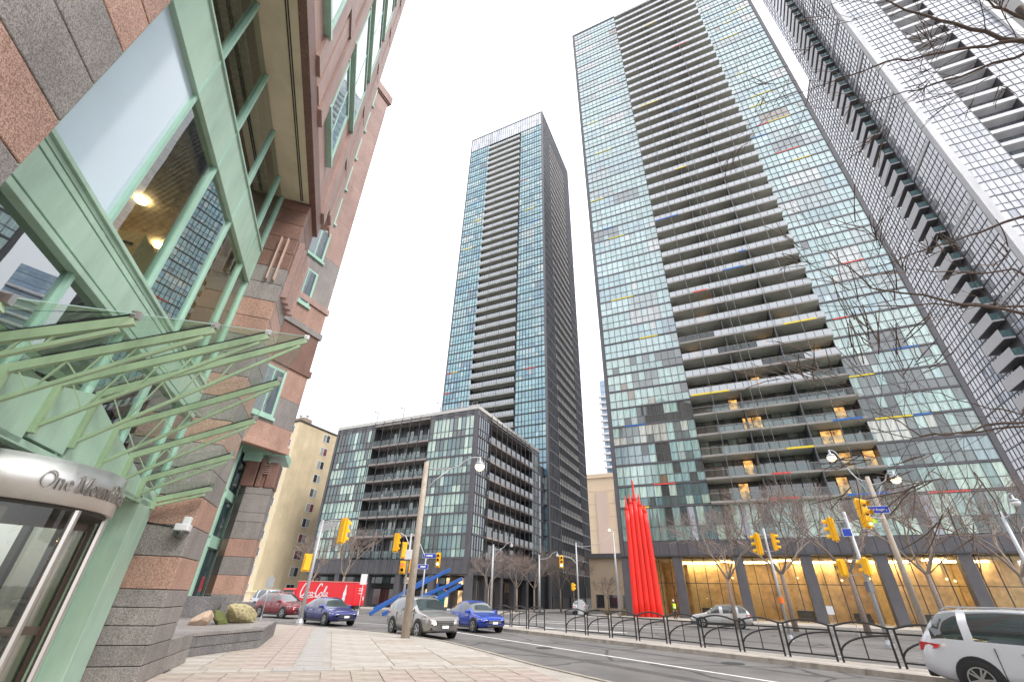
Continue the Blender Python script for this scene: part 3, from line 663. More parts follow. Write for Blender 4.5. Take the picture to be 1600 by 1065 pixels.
for k in range(8):
    z = zz[k]
    if k: MB().box(-20.7,-9.0,-.35,1.8,z-.16,z+.12).build('balcony', mt['slabp'], B); MB().box(-1.8,.3,4.2,22.4,z-.16,z+.12).build('balcony', mt['slabp'], B)
    if k < 7:
        gl = MB(); gl2 = MB()
        for (a, b) in cols_of(-20.6,-9.1,12): gl.box(a+.03,b-.03,-.3,-.27,z+.14,z+1.05)
        for (a, b) in cols_of(4.3,22.3,20): gl2.box(.24,.27,a+.03,b-.03,z+.14,z+1.05)
        gl.build('railing_glass', mt['clear'], B, kind='stuff'); gl2.build('railing_glass', mt['dimglass'], B, kind='stuff')
pane_grid(B, ('y',1.78,-1), cells_for(cols_of(-20.7,-9.0,13), rows, [((.05,.07,.07),3),((.12,.17,.16),2),((.28,.34,.30),1.6),((.09,.08,.07),1)], 4, .55), 0, 'balcony_window')
pane_grid(B, ('x',-1.78,1), cells_for(cols_of(4.2,22.4,18), rows, DARKG+[((.25,.30,.28),2)], 4, .5), 0, 'flank_balcony_window')
mb = MB()
for (a, b) in cols_of(-20.7,-9.0,6): mb.box(a-.04,a+.04,-.42,-.34,4.2,27.9)
for (a, b) in cols_of(-20.7,-9.0,13): mb.box(a-.04,a+.04,1.68,1.8,6,27.4)
for (a, b) in cols_of(4.2,22.4,9): mb.box(.3,.4,a-.05,a+.05,4.2,27.9)
mb.build('balcony_post', mt['dark'], B, kind='stuff')
for i in range(26):
    for F, s0, s1 in ((FA,-29.6,0.0),(FR,0.0,26.2)):
        a = s0+(s1-s0)*i/26; mb = MB(); fbox(mb, F, a+.02, a+(s1-s0)/26-.02, 4.2, 6.05, -.1, .06+.02*(i%2)); mb.build('band_panel', mt['dark2'], B)
        mb = MB(); fbox(mb, F, a+.02, a+(s1-s0)/26-.02, 26.75 if not (F is FA and -20.8 < a < -9.3) else 27.0, 27.7, -.1, .06); mb.build('parapet_panel', mt['dark2'] if i % 2 else mt['midgrey'], B)
mb = MB(); mb.box(-29.7,.18,-.18,.5,27.7,28.25); mb.box(-.5,.18,.5,26.3,27.7,28.25); mb.build('coping', mt['coping'], B)
mb = MB()
for i in range(31): x = -29.4+i*.97; mb.tube([(x,.1,28.25),(x,.1,29.0)],.025,4)
for z in (28.6,29.0): mb.tube([(-29.4,.1,z),(-.3,.1,z)],.025,4)
mb.build('roof_railing', mt['galv'], B, kind='stuff')
# shops
for k in range(6):
    x = -29.2+k*5.75; MB().box(x,x+.9,.02,.9,0,4.2).build('column', mt['dark2'], B)
for k in range(5):
    y = 5.2+k*5.0; MB().box(-.9,-.02,y,y+.8,0,4.2).build('column', mt['dark2'], B)
MB().box(-29.6,-.1,2.8,3.0,0,4.2).build('shop_wall', mt['dark'], B); MB().box(-3.0,-2.8,.5,26,0,4.2).build('shop_wall', mt['dark'], B)
MB().box(-29.6,-.05,.06,3,4.08,4.19).build('soffit', mt['dark'], B)
for i in range(20):
    x = -29+i*1.42; c = random.random()
    MB().box(x,x+1.3,2.66,2.72,3.05,3.85).build('transom_pane', mt['litw'] if (x > -13 and c < .75) else mt['pane_o'], B).color = (.10,.14,.14,1)
    if i % 4 != 3: MB().box(x,x+1.3,2.66,2.72,.3,2.3).build('shop_window', mt['litw'] if (x > -9 and c < .3) else mt['pane_o'], B).color = random.choice([(.05,.05,.05,1),(.12,.09,.07,1),(.10,.03,.03,1),(.05,.10,.12,1)])
MB().box(-8.1,-6.4,2.5,2.56,.2,2.6).build('shop_door', mt['litw'], B)
MB().box(-6.0,-4.8,2.5,2.56,.2,2.3).build('shop_poster', MAT('poster_teal',(.05,.30,.36),.5), B)
MB().box(-5.9,-4.9,2.44,2.5,2.35,2.85).build('neon_sign', MAT('neon_pink',(.8,.1,.2),.5,emit=(1,.12,.25),es=1.5), B)
for i in range(12):
    y = 3+i*1.7; c = random.random(); MB().box(-2.78,-2.72,y,y+1.5,.3,3.7).build('shop_window', mt['litw'] if c < .22 else mt['pane_o'], B).color = (.07,.05,.05,1)
MB().box(-29,-.6,2.4,2.6,2.4,3.0).build('fascia_board', mt['black'], B)
def text_mesh(s, size, mat, depth=.01):
    cu = bpy.data.curves.new('txt','FONT'); cu.body = s; cu.size = size; cu.extrude = depth; cu.align_x = 'CENTER'; cu.align_y = 'CENTER'
    to = bpy.data.objects.new('txt', cu); COL.objects.link(to); dg = bpy.context.evaluated_depsgraph_get(); dg.update()
    me = bpy.data.meshes.new_from_object(to.evaluated_get(dg)); bpy.data.objects.remove(to); me.materials.clear(); me.materials.append(mat); return me
tm = text_mesh('MARKET F', .42, mt['signw'])
link('shop_lettering', tm, B, (-19.4,2.38,2.7), (R(90),0,0))
# glazed link to the far tower
LK = MB(); LK.box(-12,-1.0,26.3,31.8,0,26); LK.build('link_core', mt['dark'], B)
pane_grid(B, ('x',-.98,1), cells_for(cols_of(26.5,31.6,3), [(6.2+3*k,7.6+3*k,9.0+3*k) for k in range(6)], DARKG+[((.16,.18,.20),4)], 2, .5), 0, 'link_pane', d=.03)
for k in range(7): MB().box(-1.0,-.86,26.3,31.8,5.85+3*k,6.2+3*k).build('link_band', mt['dark'], B)

# ---------------------------------------------------------------- pale grid tower at the right edge
random.seed(41)
O3 = (67.55,42.85)
T3 = thing('grid_tower', 'pale grey gridded tower with projecting balconies behind bare branches at right', 'tower', (*O3,0), AX)
TOP3 = 190.0; fh3 = 2.95
FLx = ('x', 0.0, -1)
rows = [(fh3*k+.10, fh3*k+1.3, fh3*(k+1)-.10) for k in range(4,64)]
lc1, lc2 = cols_of(.9,9.6,9), cols_of(14.6,21.8,7); fc1, fc2 = cols_of(.9,6.1,6), cols_of(11.6,17.4,6)
near = [r_ for r_ in rows if r_[0] < 78]; farr = [r_ for r_ in rows if r_[0] >= 78]
c_near = cells_for(lc1, near[::-1], PALE, 3, .7)
pane_grid(T3, FLx, c_near, 190); pane_grid(T3, FLx, cells_for(lc1, farr, PALE, 3, .7) + cells_for(lc2, rows, PALE, 3, .7), 0)
pane_grid(T3, FA, cells_for(fc1, near[::-1], PALE, 3, .7), 110); pane_grid(T3, FA, cells_for(fc1, farr, PALE, 3, .7)+cells_for(fc2, rows, PALE, 3, .7), 0)
cells = cells_for(cols_of(6.2,11.5,4), rows, [((.14,.16,.19),3),((.22,.25,.29),2)], 4, .6); pane_grid(T3, ('y',1.6,-1), cells, 0, 'balcony_window')
cells = cells_for(cols_of(9.7,14.5,4), rows, [((.05,.09,.10),3),((.14,.20,.21),3)], 2, .6); pane_grid(T3, ('x',.5,-1), cells, 0, 'balcony_window')
mb = MB()
for cs, F in ((lc1,FLx),(lc2,FLx),(fc1,FA),(fc2,FA)):
    for (a, b) in cs + [(cs[-1][1],0)]: fbox(mb, F, a-.028, a+.028, 10, TOP3, -.08, .05)
    for (z0,zt,z1) in rows: fbox(mb, F, cs[0][0], cs[-1][1], z0-.14, z0, -.08, .06); fbox(mb, F, cs[0][0], cs[-1][1], zt-.035, zt+.035, -.08, .05)
mb.build('mullion_frame', mt['midgrey'], T3, kind='stuff')
mb = MB(); fbox(mb, FA, -.02, .9, 8, TOP3, -.9, .25); mb.build('corner_band', mt['white'], T3)
mb = MB(); fbox(mb, FA, 17.4, 18.4, 8, TOP3, -.6, .5); mb.build('edge_band', mt['white'], T3)
mb = MB(); mb.box(.06,6.1,.06,21.8,8,TOP3-.5); mb.box(11.6,18.3,.1,21.8,8,TOP3-.5); mb.box(6.1,11.6,1.65,21.8,8,TOP3-.5); mb.build('core', mt['dark2'], T3)
wc = cols_of(21.9,38,14); wr = [r_ for r_ in rows if r_[1] < 122]
pane_grid(T3, FLx, cells_for(wc, wr, PALE, 3, .7), 0, 'wing_pane')
mb = MB()
for (a, b) in wc + [(38,0)]: fbox(mb, FLx, a-.028, a+.028, 10, 122, -.08, .05)
for (z0,zt,z1) in wr: fbox(mb, FLx, 21.9, 38, z0-.14, z0, -.08, .06); fbox(mb, FLx, 21.9, 38, zt-.03, zt+.03, -.08, .05)
mb.build('wing_frame', mt['midgrey'], T3, kind='stuff'); MB().box(.06,16,21.8,38,8,122.3).build('wing_core', mt['midgrey'], T3)
mb = MB(); mb.box(18.4,24,2.5,20,8,TOP3-8); mb.build('rear_wing', mt['dark'], T3)
pm = MB(); pm.box(-1.4,.0,10.0,15.6,-.14,.12); pm.box(-1.43,-1.33,10.0,15.7,-.2,1.45); pm.box(-1.33,0,15.6,15.7,.12,1.15)
pme = pm.mesh('projecting_balcony'); pme.materials.append(mt['midgrey2'] if 'midgrey2' in mt else MAT('balcony_grey',(.74,.74,.76),.6,var=.06,vs=1))
dm = MB().box(-1.33,-.05,10.05,15.6,-.185,-.165).mesh('soffit_panel'); dm.materials.append(mt['midgrey'])
gm = MB().box(-1.33,0,9.96,9.99,.14,1.2).mesh('end_glass'); gm.materials.append(MAT('teal_glass',(.10,.19,.20),.08,coat=1))
fm = MB(); fm.box(6.15,11.55,-.05,1.65,-.16,.55); fme = fm.mesh('recessed_balcony'); fme.materials.append(mt['white'])
for k in range(4,63):
    z = fh3*k
    if k < 62:
        b = link('projecting_balcony', pme, T3, (0,0,z)); link('soffit_panel', dm, b); link('end_glass', gm, b)
    bal = link('recessed_balcony', fme, T3, (0,0,z))
for z in range(40,180,14): 
    mb = MB(); fbox(mb, FLx, .9, 9.6, z, z+.6, -.05, .12); mb.build('spandrel_band', mt['white'], T3)

# ---------------------------------------------------------------- yellow brick block
random.seed(51)
OY = (-41.23,82.25)
Y = thing('brick_apartment_building', 'yellow brick apartment block with small windows and rooftop chimney', 'building', (*OY,0), AX)
ZT = 30.55
MB().box(-20,0,0,16,0,ZT).build('wall', mt['brick'], Y)
MB().box(-20,-.15,-.03,-.005,0,ZT-.05).build('side_wall', mt['pale_brick'], Y)  # this face is a paler yellow than the brick
MB().box(-20.15,.15,-.15,16.15,ZT,ZT+.3).build('roof', mt['groove'], Y)
MB().box(-6,-3.2,3.0,5.2,ZT+.3,ZT+2.4).build('chimney', MAT('grey_brick',(.30,.22,.17),.9,var=.2,vs=3), Y)
for x, y in ((-5.3,3.8),(-4.0,4.4)):
    mb = MB(); mb.lathe([(.22,ZT+2.4),(.22,ZT+3.1),(.36,ZT+3.15),(.36,ZT+3.3)],8,(x,y,0)); mb.build('flue', mt['galv'], Y)
def win(root, face, s, z, w_, h, pal):
    mb = MB(); fbox(mb, face, s-w_/2-.1, s+w_/2+.1, z-.12, z+h+.1, -.05, .05); f = mb.build('window', mt['white'], root)
    for a, b in ((s-w_/2,s-.05),(s+.05,s+w_/2)):
        mb = MB(); fbox(mb, face, a, b, z, z+h, .04, .07); p_ = mb.build('pane', mt['pane_o'], f); p_.color = (*pick(pal),1)
WP = [((.03,.035,.04),3),((.35,.36,.33),2),((.10,.10,.09),2),((.20,.04,.05),.6)]
for k in range(11):
    z = 1.5+2.72*k-.2
    win(Y, ('x',0.0,1), 7.2, z, 1.6, 1.4, WP); win(Y, ('x',0.0,1), 12.5, z, 1.6, 1.4, WP)
    for x in (-1.7,-4.6,-8): win(Y, ('y',-.03,-1), x, z, 1.1, 1.25, WP)
MB().box(-20,.06,-.12,16,1.4,1.65).build('string_course', mt['pale_brick'], Y)
# ---------------------------------------------------------------- beige block, its low wing, far blue tower
BE = thing('beige_building', 'plain beige precast slab building between the two dark towers', 'building', (35.5,197,0), AX)
BE.scale = (1.48,1.48,1.46)
MB().box(-6,16,0,14,0,33.0).build('wall', mt['beige'], BE)
for x in (2.2,8.0): MB().box(x,x+3.4,-.25,0,6,29).build('pilaster', mt['beige2'], BE)
MB().box(-6.2,16.2,-.3,14.2,33.0,34.2).build('parapet', mt['beige'], BE)
for i in range(8): MB().box(-5,15,-.05,.0,4+i*3.6,4.12+i*3.6).build('reveal', mt['beige2'], BE)
BW = thing('beige_wing', 'low beige building with a dark sloping eave beside the dark tower', 'building', (17.0,99.0,0), AX)
MB().box(0,9,0,18,0,9.0).build('wall', mt['beige'], BW)
mb = MB(); mb.hull([(-.5,-.8,9.0),(9.6,-.8,9.0),(9.6,18,9.0),(-.5,18,9.0)], [(-.5,-.8,9.8),(9.6,-.8,9.8),(9.6,18,9.8),(-.5,18,9.8)]); mb.build('eave', mt['midgrey'], BW)
for i in range(3): MB().box(1+i*2.6,2.6+i*2.6,-.06,.0,.4,2.6).build('window', mt['pane_o'], BW).color = (.05,.05,.06,1)
BT = thing('blue_tower', 'distant blue glass tower with wavy white balconies seen in the gap between the dark towers', 'tower', (57.2,253.7,0), R(-13))
random.seed(61)
cells = cells_for(cols_of(0,16,8), [(4*k+.2,4*k+1.8,4*k+3.8) for k in range(16,31)], [((.16,.28,.42),3),((.24,.36,.48),2)], 3, .6); pane_grid(BT, FA, cells, 0)
MB().box(0,16,.1,16,0,124).build('core', MAT('blue_core',(.16,.27,.40),.3,coat=.6), BT)
for k in range(14,29):
    MB().box(-1.3,16,-1.6,.1,4*k-.2,4*k+.9).build('balcony', mt['white'], BT)

# ================================================================ OFFICE BUILDING (near left); local x = v (towards the street), y = u (along it)
random.seed(71)
OB = thing('office_building', 'granite office building with green window frames, glass canopy and revolving door at left', 'building', (0,0,0), AC)
def blocks(x0, x1, y0, y1, zs, mats, name='stone_block', gap=.006, bev=.012):
    for i in range(len(zs)-1):
        MB().box(x0,x1,y0,y1,zs[i]+gap,zs[i+1]-gap).build(name, mt[mats[i]], OB, bevel=bev)
zl = [0,.29,.6,.9,1.19,1.49]; zl += [round(1.49+.572*i,3) for i in range(1,19)] + [12.13]
# far pier
ml = ['gg']*5 + ['gp','gg','gp','gg','gg','gp','gg','gp','gg','gg','gp','gp','gg','gg','gb','gb','gb','gb','gb']
ml = ml[:len(zl)-1]
for i in range(len(zl)-1):
    MB().box(-3.98,-3.0,11.4,12.85,zl[i]+.006,zl[i+1]-.006).build('stone_block', mt[ml[i]], OB, bevel=.012)
MB().box(-3.96,-3.03,11.43,12.82,0,12.12).build('pier_core', mt['groove'], OB)
for y in (0,1):                                              # plinth running on to the planter
    for (z0, z1) in ((0,.29),(.29,.6)): MB().box(-4.0,-3.0+.01,12.87+y*.9,13.75+y*.9,z0+.005,z1-.005).build('stone_block', mt['gg'], OB, bevel=.012)
for i, x in enumerate((-3.42,-3.24)):                        # slim fins on the pier
    mb = MB(); mb.beam((x,11.33,9.0),(x,11.33,10.55),.03,.12,(0,1,0)); mb.build('ornament_bar', MAT('rose_bar',(.50,.36,.30),.6), OB)
for i in range(4): MB().box(-3.0,-2.86+.03*i,11.62+i*.3,11.74+i*.3,8.7,10.75).build('ornament_bar', mt['gl'], OB)
# near pier
mn = ['gg','gp','gg','gp','gg','gg','gp','gp','gg','gg','gg','gp','gp','gl','gl','gp','gp','gg','gg','gp','gb','gb','gb','gb']
zn = [round(4.38+.572*i,3) for i in range(-7,14)]+[12.13]; zn = [0]+[z for z in zn if z > .2]
for i in range(len(zn)-1):
    m = {8:'gp',9:'gg',10:'gg',11:'gp',12:'gp'}.get(i, 'gg' if i % 3 else 'gp')
    for y0, y1 in ((-2.2,-.35),(-.33,1.55),(1.57,3.48)):
        MB().box(-4.2,-3.0,y0,y1,zn[i]+.006,zn[i+1]-.006).build('stone_block', mt[m], OB, bevel=.012)
MB().box(-4.15,-3.03,-2.2,3.45,0,12.1).build('pier_core', mt['groove'], OB)
# glazed bay
GX = -3.88
US = [3.5,4.38,5.89,7.44,8.97,10.53,11.36]
ZR = [(2.95,4.86),(5.73,8.76),(9.96,12.13)]
for j, (z0, z1) in enumerate(ZR):
    for i in range(6):
        a, b = US[i]+.03, US[i+1]-.03
        MB().box(GX-.012,GX+.012,a,b,z0,z1).build('glass_pane', mt['paintedsky'] if (j == 1 and i < 2) else (mt['facglass'] if (i == 3 or j == 0) else mt['softglass']), OB)
for u in US:
    MB().box(GX-.08,GX+.07,u-.035,u+.035,2.95,12.13).build('mullion', mt['green2'], OB)
def moulding(z0, z1, steps, name):
    for (a, b, p) in steps:
        MB().box(GX-.1,GX+p,3.5,11.36,z0+(z1-z0)*a,z0+(z1-z0)*b).build(name, mt['green'], OB, bevel=.006)
moulding(4.86,5.73,[(0,.10,.13),(.10,.16,.05),(.16,.66,.10),(.66,.70,.04),(.70,.80,.09),(.80,.84,.04),(.84,.92,.08),(.92,1,.12)],'green_beam')
moulding(8.76,9.96,[(0,.05,.10),(.05,.95,.06),(.95,1,.10)],'green_beam')
for u in (5.89,7.44,8.97,10.53):
    MB().box(GX+.058,GX+.068,u-.006,u+.006,8.84,9.9).build('beam_joint', mt['groove'], OB)
# room behind the glass
MB().box(-12,GX-.3,3.5,11.4,8.72,8.84).build('room_ceiling', mt['ceil'], OB)
MB().box(-12,GX-.3,3.5,11.4,12.0,12.1).build('room_ceiling', mt['ceil'], OB)
MB().box(-12,-11.8,3.5,11.4,5.0,12).build('room_wall', MAT('room_wall',(.40,.36,.30),.8), OB)
MB().box(-12,GX-.06,11.3,11.42,3.0,12.1).build('room_wall', MAT('room_wall2',(.25,.22,.18),.8), OB)
MB().box(-12,GX-.1,3.4,3.5,0,12.1).build('room_wall', mt['groove'], OB)
MB().box(-8.2,-8.0,6.5,11.3,6.4,8.1).build('maple_bulkhead', mt['wood2'], OB)
MB().box(-7.6,-5.0,8.7,11.25,6.5,7.7).build('maple_bulkhead', mt['wood2'], OB)
for z in (6.8,7.1,7.4): MB().box(-7.5,-5.1,8.66,8.71,z,z+.03).build('panel_groove', mt['groove'], OB)
for i in range(3): MB().box(-7.98,-7.94,6.5,11.3,6.75+.4*i,6.80+.4*i).build('panel_groove', mt['groove'], OB)
MB().box(-12,GX-.3,3.5,11.4,5.0,5.12).build('room_floor', mt['slab'], OB)
for x, y in ((-5.5,8.87),(-7.2,9.8),(-6.4,7.6),(-9.2,8.4),(-5.6,10.4),(-9.2,5.5),(-6.9,6.2)):  # one real fitting; extra lamps added to brighten the room
    mb = MB(); mb.lathe([(.11,8.66),(.11,8.715)],16,(x,y,0)); mb.build('ceiling_lamp_and_fill', mt['warm2'], OB)
MB().box(-12,GX-.3,3.5,11.4,2.9,3.0).build('lobby_ceiling', mt['cream'], OB)
MB().box(-9.5,-9.3,3.5,11.4,0,2.9).build('lobby_wall', mt['wood'], OB)
MB().box(-12,-3.6,3.5,11.4,-.015,.012).build('lobby_floor', mt['slab2'], OB)
for x, y in ((-5.8,6.5),(-5.8,9.0),(-7.5,7.8)):
    mb = MB(); mb.lathe([(.14,2.84),(.14,2.9)],16,(x,y,0)); mb.build('ceiling_lamp_and_fill', mt['warm2'], OB)
# soffit and upper wall
MB().box(-4.0,-3.07,-3,11.38,12.15,12.4).build('soffit', mt['cream'], OB)
for x in (-3.32,-3.27): MB().box(x,x+.025,-3,11.3,12.13,12.16).build('soffit_groove', mt['groove'], OB)
UF = -2.9
MB().box(-3.07,UF+.02,-3,12.9,12.15,12.75).build('fascia', mt['gb'], OB, bevel=.01)
MB().box(-9,UF-.02,-6,12.95,12.45,52).build('upper_core', mt['gl'], OB)
MB().box(-9,UF-.03,12.95,14.35,13.8,52).build('upper_core', mt['gl'], OB)
ribs = [(-2.0,.10),(0.0,.04),(2.2,.12),(2.9,.06),(3.6,.12),(6.9,.14),(7.7,.07),(8.35,.16),(12.3,.16),(12.9,.07),(13.5,.12),(14.2,.05)]
for (y, p) in ribs: MB().box(UF-.03,UF+p*.7,y,y+.55,12.76 if y < 12.6 else 13.85,52).build('pilaster', mt['gl'], OB)
for k in range(9):
    z0 = 13.85+3.62*k
    for (ya, yb) in ((4.15,6.9),(8.95,12.25)):
        if k == 0 and ya > 8: yb = 11.0
        f = MB(); f.box(UF-.05,UF+.12,ya,ya+.12,z0,z0+2.5); f.box(UF-.05,UF+.12,yb-.12,yb,z0,z0+2.5); f.box(UF-.05,UF+.15,ya-.1,yb+.1,z0-.14,z0); f.box(UF-.05,UF+.13,ya-.06,yb+.06,z0+2.5,z0+2.62); f.box(UF-.05,UF+.10,(ya+yb)/2-.04,(ya+yb)/2+.04,z0,z0+2.5)
        fo = f.build('window_frame', mt['green2'], OB)
        for a, b in ((ya+.12,(ya+yb)/2-.04),((ya+yb)/2+.04,yb-.12)):
            o = MB().box(UF+.05,UF+.09,a,b,z0,z0+2.5).build('window_glass', mt['pane_o'], fo); o.color = (.10,.15,.18,1)
    for y in (7.2,12.6): MB().box(UF,UF+.1,y,y+1.4,z0+2.7,z0+3.3).build('spandrel_stone', mt['gl'], OB)
# far chamfered mass
ca, cb = Vector((-6.9,23.55)), Vector((-3.9,26.55))
cd = (cb-ca).normalized(); cn = Vector((cd.y, -cd.x))
def chp(s, d=0.0): q = ca + cd*s + cn*d; return (q.x, q.y)
CL = (cb-ca).length
def chbox(s0, s1, z0, z1, d0, d1, name, m, par=None, bev=0):
    return MB().prism([chp(s0,d1),chp(s1,d1),chp(s1,d0),chp(s0,d0)], z0, z1).build(name, mt[m], par or OB, fix=True, bevel=bev)
core = MB(); core.prism([chp(0,-.1),(cb.x-.1,cb.y-.02),(-6.5,29.5),(-14,29.5),(-14,23.5)], 8.4, 42.3); core.build('chamfer_core', mt['gl'], OB, fix=True)
zc = [8.35,9.3,10.9,12.65,13.05,15.3,15.7,17.2,17.6] + [17.6+3.61*i for i in range(1,7)] + [41.2]
mc = ['gp','gg','gp','gp','gb','gl','gp','gl','gg'] + ['gl']*10
for i in range(len(zc)-1):
    if zc[i+1]-zc[i] < .45: chbox(-1,CL+.12,zc[i],zc[i+1],-.1,.12,'belt_course',['gb','gl','gg'][i%3],bev=.01)
    else:
        n = 2
        for j in range(n): chbox(-1+(CL+1)*j/n+.006, -1+(CL+1)*(j+1)/n-.006, zc[i]+.006, zc[i+1]-.006, -.1, .02, 'stone_panel', mc[i])
chbox(-1,CL+.12,8.0,8.35,-.3,.1,'belt_course','gp',bev=.01)
chbox(-1,CL+.25,41.2,42.2,-.3,.22,'cornice','gl',bev=.02); chbox(-1,CL+.15,41.0,41.2,-.3,.12,'cornice','gb')
for k in range(9):
    z0, z1 = [(9.75,12.2),(13.6,15.0)][k] if k < 2 else (17.0+3.61*(k-2)+.1, 19.3+3.61*(k-2)+.05)
    if k == 1: continue
    s0, s1 = 1.30, 2.79
    f = chbox(s0,s1,z0-.15,z1+.15,.0,.09,'window_frame','green2')
    for a, b in ((s0+.16,(s0+s1)/2-.05),((s0+s1)/2+.05,s1-.16)):
        o = chbox(a,b,z0,z1,.05,.11,'window_glass','pane_o',f); o.color = (.06,.09,.11,1)
    chbox(s0-.1,s1+.12,z0-.32,z0-.15,.0,.16,'window_sill','green2')
# recessed glass strip below the chamfer and the striped corner pier
GZ = -6.0
for (ya, yb) in ((24.4,25.75),(25.75,28.8)):
    MB().box(GZ-.1,GZ,ya,yb,0,8.3).build('recess_wall', mt['gl'] if ya < 25 else mt['green2'], OB)
for (z0, z1) in ((.85,3.2),(3.8,5.4),(5.9,8.0)):
    o = MB().box(GZ,GZ+.03,26.0,28.0,z0,z1).build('strip_window', mt['pane_o'], OB); o.color = (.03,.07,.08,1)
    MB().box(GZ,GZ+.10,25.75,26.0,z0-.1,z1+.1).build('strip_frame', mt['green2'], OB); MB().box(GZ,GZ+.10,28.0,28.6,z0-.1,z1+.1).build('strip_frame', mt['green2'], OB)
for (z0, z1) in ((3.25,3.75),(5.45,5.85)):
    MB().box(GZ,GZ+.14,25.8,28.6,z0,z1).build('strip_spandrel', mt['green2'], OB, bevel=.01)
zp = [0,.75,1.35,2.15,2.95,3.75,4.55,5.0,5.9,6.25]; mp_ = ['gg','gg','gp','gg','gp','gg','gg','gg','gg']
for i in range(len(zp)-1):
    MB().box(-5.35,-4.1,26.9,28.1,zp[i]+.006,zp[i+1]-.006).build('stone_block', mt[mp_[i]], OB, bevel=.015)
    MB().prism([(-5.75,27.5),(-5.37,26.92),(-5.37,28.1),(-5.75,28.1)],zp[i]+.006,zp[i+1]-.006).build('stone_block', mt[mp_[i]], OB, fix=True)
for (a, b, z0, z1) in ((-5.7,-5.05,6.25,7.6),(-5.0,-4.75,6.25,7.75),(-4.55,-4.05,6.25,7.6)): MB().box(a,b,26.85,28.1,z0,z1).build('pier_cap', mt['gb'], OB, bevel=.05)
MB().box(-4.75,-4.55,26.95,28.1,5.4,7.5).build('pier_cap', mt['gb'], OB, bevel=.02)
for i in range(5): MB().box(-4.76,-4.4,26.82,26.95,6.95+.11*i,7.0+.11*i).build('pier_grille', mt['gl'], OB)
MB().box(-7,-3.9,26.6,29.4,7.95,8.36).build('corner_soffit', mt['green2'], OB)
MB().box(-5.9,-5.0,26.8,29,7.55,8.0).build('corner_bay', mt['green2'], OB)

# ---- entrance: surround, gabled canopy, revolving door
SX = -3.78
UC = 7.55
MB().box(SX-.35,SX,10.58,11.3,0,3.2).build('entrance_jamb', mt['green'], OB, bevel=.01)
MB().box(SX-.7,SX-.35,10.5,10.62,0,2.9).build('entrance_jamb', mt['green'], OB)
MB().box(SX-.35,SX,3.55,4.4,0,3.2).build('entrance_jamb', mt['green'], OB, bevel=.01)
fins = []
for i in range(9):
    u = UC + (i-4)*.9; k = abs(i-4)
    fins.append((u, -1.30-.385*k, 5.38-.505*k, 3.90-.215*k, 3.17-.06*k))       # u, tip v, tip z, root z, foot z
CA = MB(); CA.box(SX-.05,SX,UC-4*.9,UC+4*.9,2.9,2.98); canopy = CA.build('canopy', mt['green'], OB)
for i in range(8):                                           # green panels between the fins, stepping up to the middle
    a, b = fins[i], fins[i+1]; zt0, zt1 = a[3], b[3]; zb = 2.92 + (.1 if i % 2 else 0)
    mb = MB(); mb.hull([(SX-.12,a[0]+.03,zb),(SX,a[0]+.03,zb),(SX,b[0]-.03,zb),(SX-.12,b[0]-.03,zb)], [(SX-.12,a[0]+.03,zt0),(SX,a[0]+.03,zt0),(SX,b[0]-.03,zt1),(SX-.12,b[0]-.03,zt1)])
    mb.build('surround_panel', mt['green'], canopy, fix=True)
    g_ = MB(); o_ = .085
    g_.quad((SX+.02,a[0],a[3]+o_),(a[1],a[0],a[2]+o_),(b[1],b[0],b[2]+o_),(SX+.02,b[0],b[3]+o_))
    g_.build('canopy_glass', mt['canglass'], canopy, fix=True)
for (u, tv, tz, rz_, fz) in fins:
    f = MB(); h = .05
    f.beam((SX,u,rz_),(tv,u,tz),.055,.10,(0,0,1))
    q = .30; mx_ = SX + (tv-SX)*(1-q); mz_ = rz_ + (tz-rz_)*(1-q)
    f.beam((SX,u,fz),(tv-.08,u,tz-.13),.045,.045,(0,0,1))
    f.beam((SX+.035,u,fz-.05),(SX+.035,u,rz_+.05),.07,.07,(1,0,0))
    fo = f.build('fin', mt['greend'], canopy, fix=True)
    r_ = MB(); L_ = abs(tv-SX)
    for t0, t1 in ((.18,.30),(.38,.46),(.55,.62)):
        r_.beam((SX+(tv-SX)*t0,u,fz+(tz-.14-fz)*t0),(SX+(tv-SX)*t1,u,rz_+(tz-rz_)*t1),.02,.02,(0,1,0)); r_.beam((SX+(tv-SX)*t0,u,fz+(tz-.14-fz)*t0),(SX+(tv-SX)*(t0-.12),u,rz_+(tz-rz_)*(t0-.12)),.014,.014,(0,1,0))
    r_.build('brace', mt['greend'], fo, fix=True)
    k_ = MB(); k_.beam((SX+.03,u,rz_+.068),(tv-.02,u,tz+.068),.05,.016); k_.build('gasket', mt['black'], fo)
    c_ = MB(); c_.box(tv-.05,tv+.03,u-.03,u+.03,tz+.02,tz+.10); c_.build('glass_clamp', mt['steel'], fo)
for i in range(8):
    a, b = fins[i], fins[i+1]; e_ = MB(); e_.beam((a[1],a[0],a[2]+.085),(b[1],b[0],b[2]+.085),.008,.008); e_.build('glass_edge', mt['pale_edge'], canopy)
DC, DR = (-4.2,7.5), 1.2
RD = MB()
RD.lathe([(DR-.05,2.32),(DR,2.32),(DR,2.80),(DR-.05,2.80)],64,(DC[0],DC[1],0)); door = RD.build('revolving_door', mt['steel'], OB, smooth=False)
for p_ in door.data.polygons: p_.use_smooth = len(p_.vertices) == 4 and abs(p_.normal.z) < .5
MB().lathe([(DR-.06,2.28),(DR-.06,2.32)],48,(DC[0],DC[1],0)).build('drum_underside', mt['groove'], door)
for a in (-62,-20,22,62,150,210):
    x, y = DC[0]+(DR-.07)*math.cos(R(a)), DC[1]+(DR-.07)*math.sin(R(a)); mb = MB(); mb.tube([(x,y,0),(x,y,2.3)],.045,8); mb.build('door_post', mt['steel'], door)
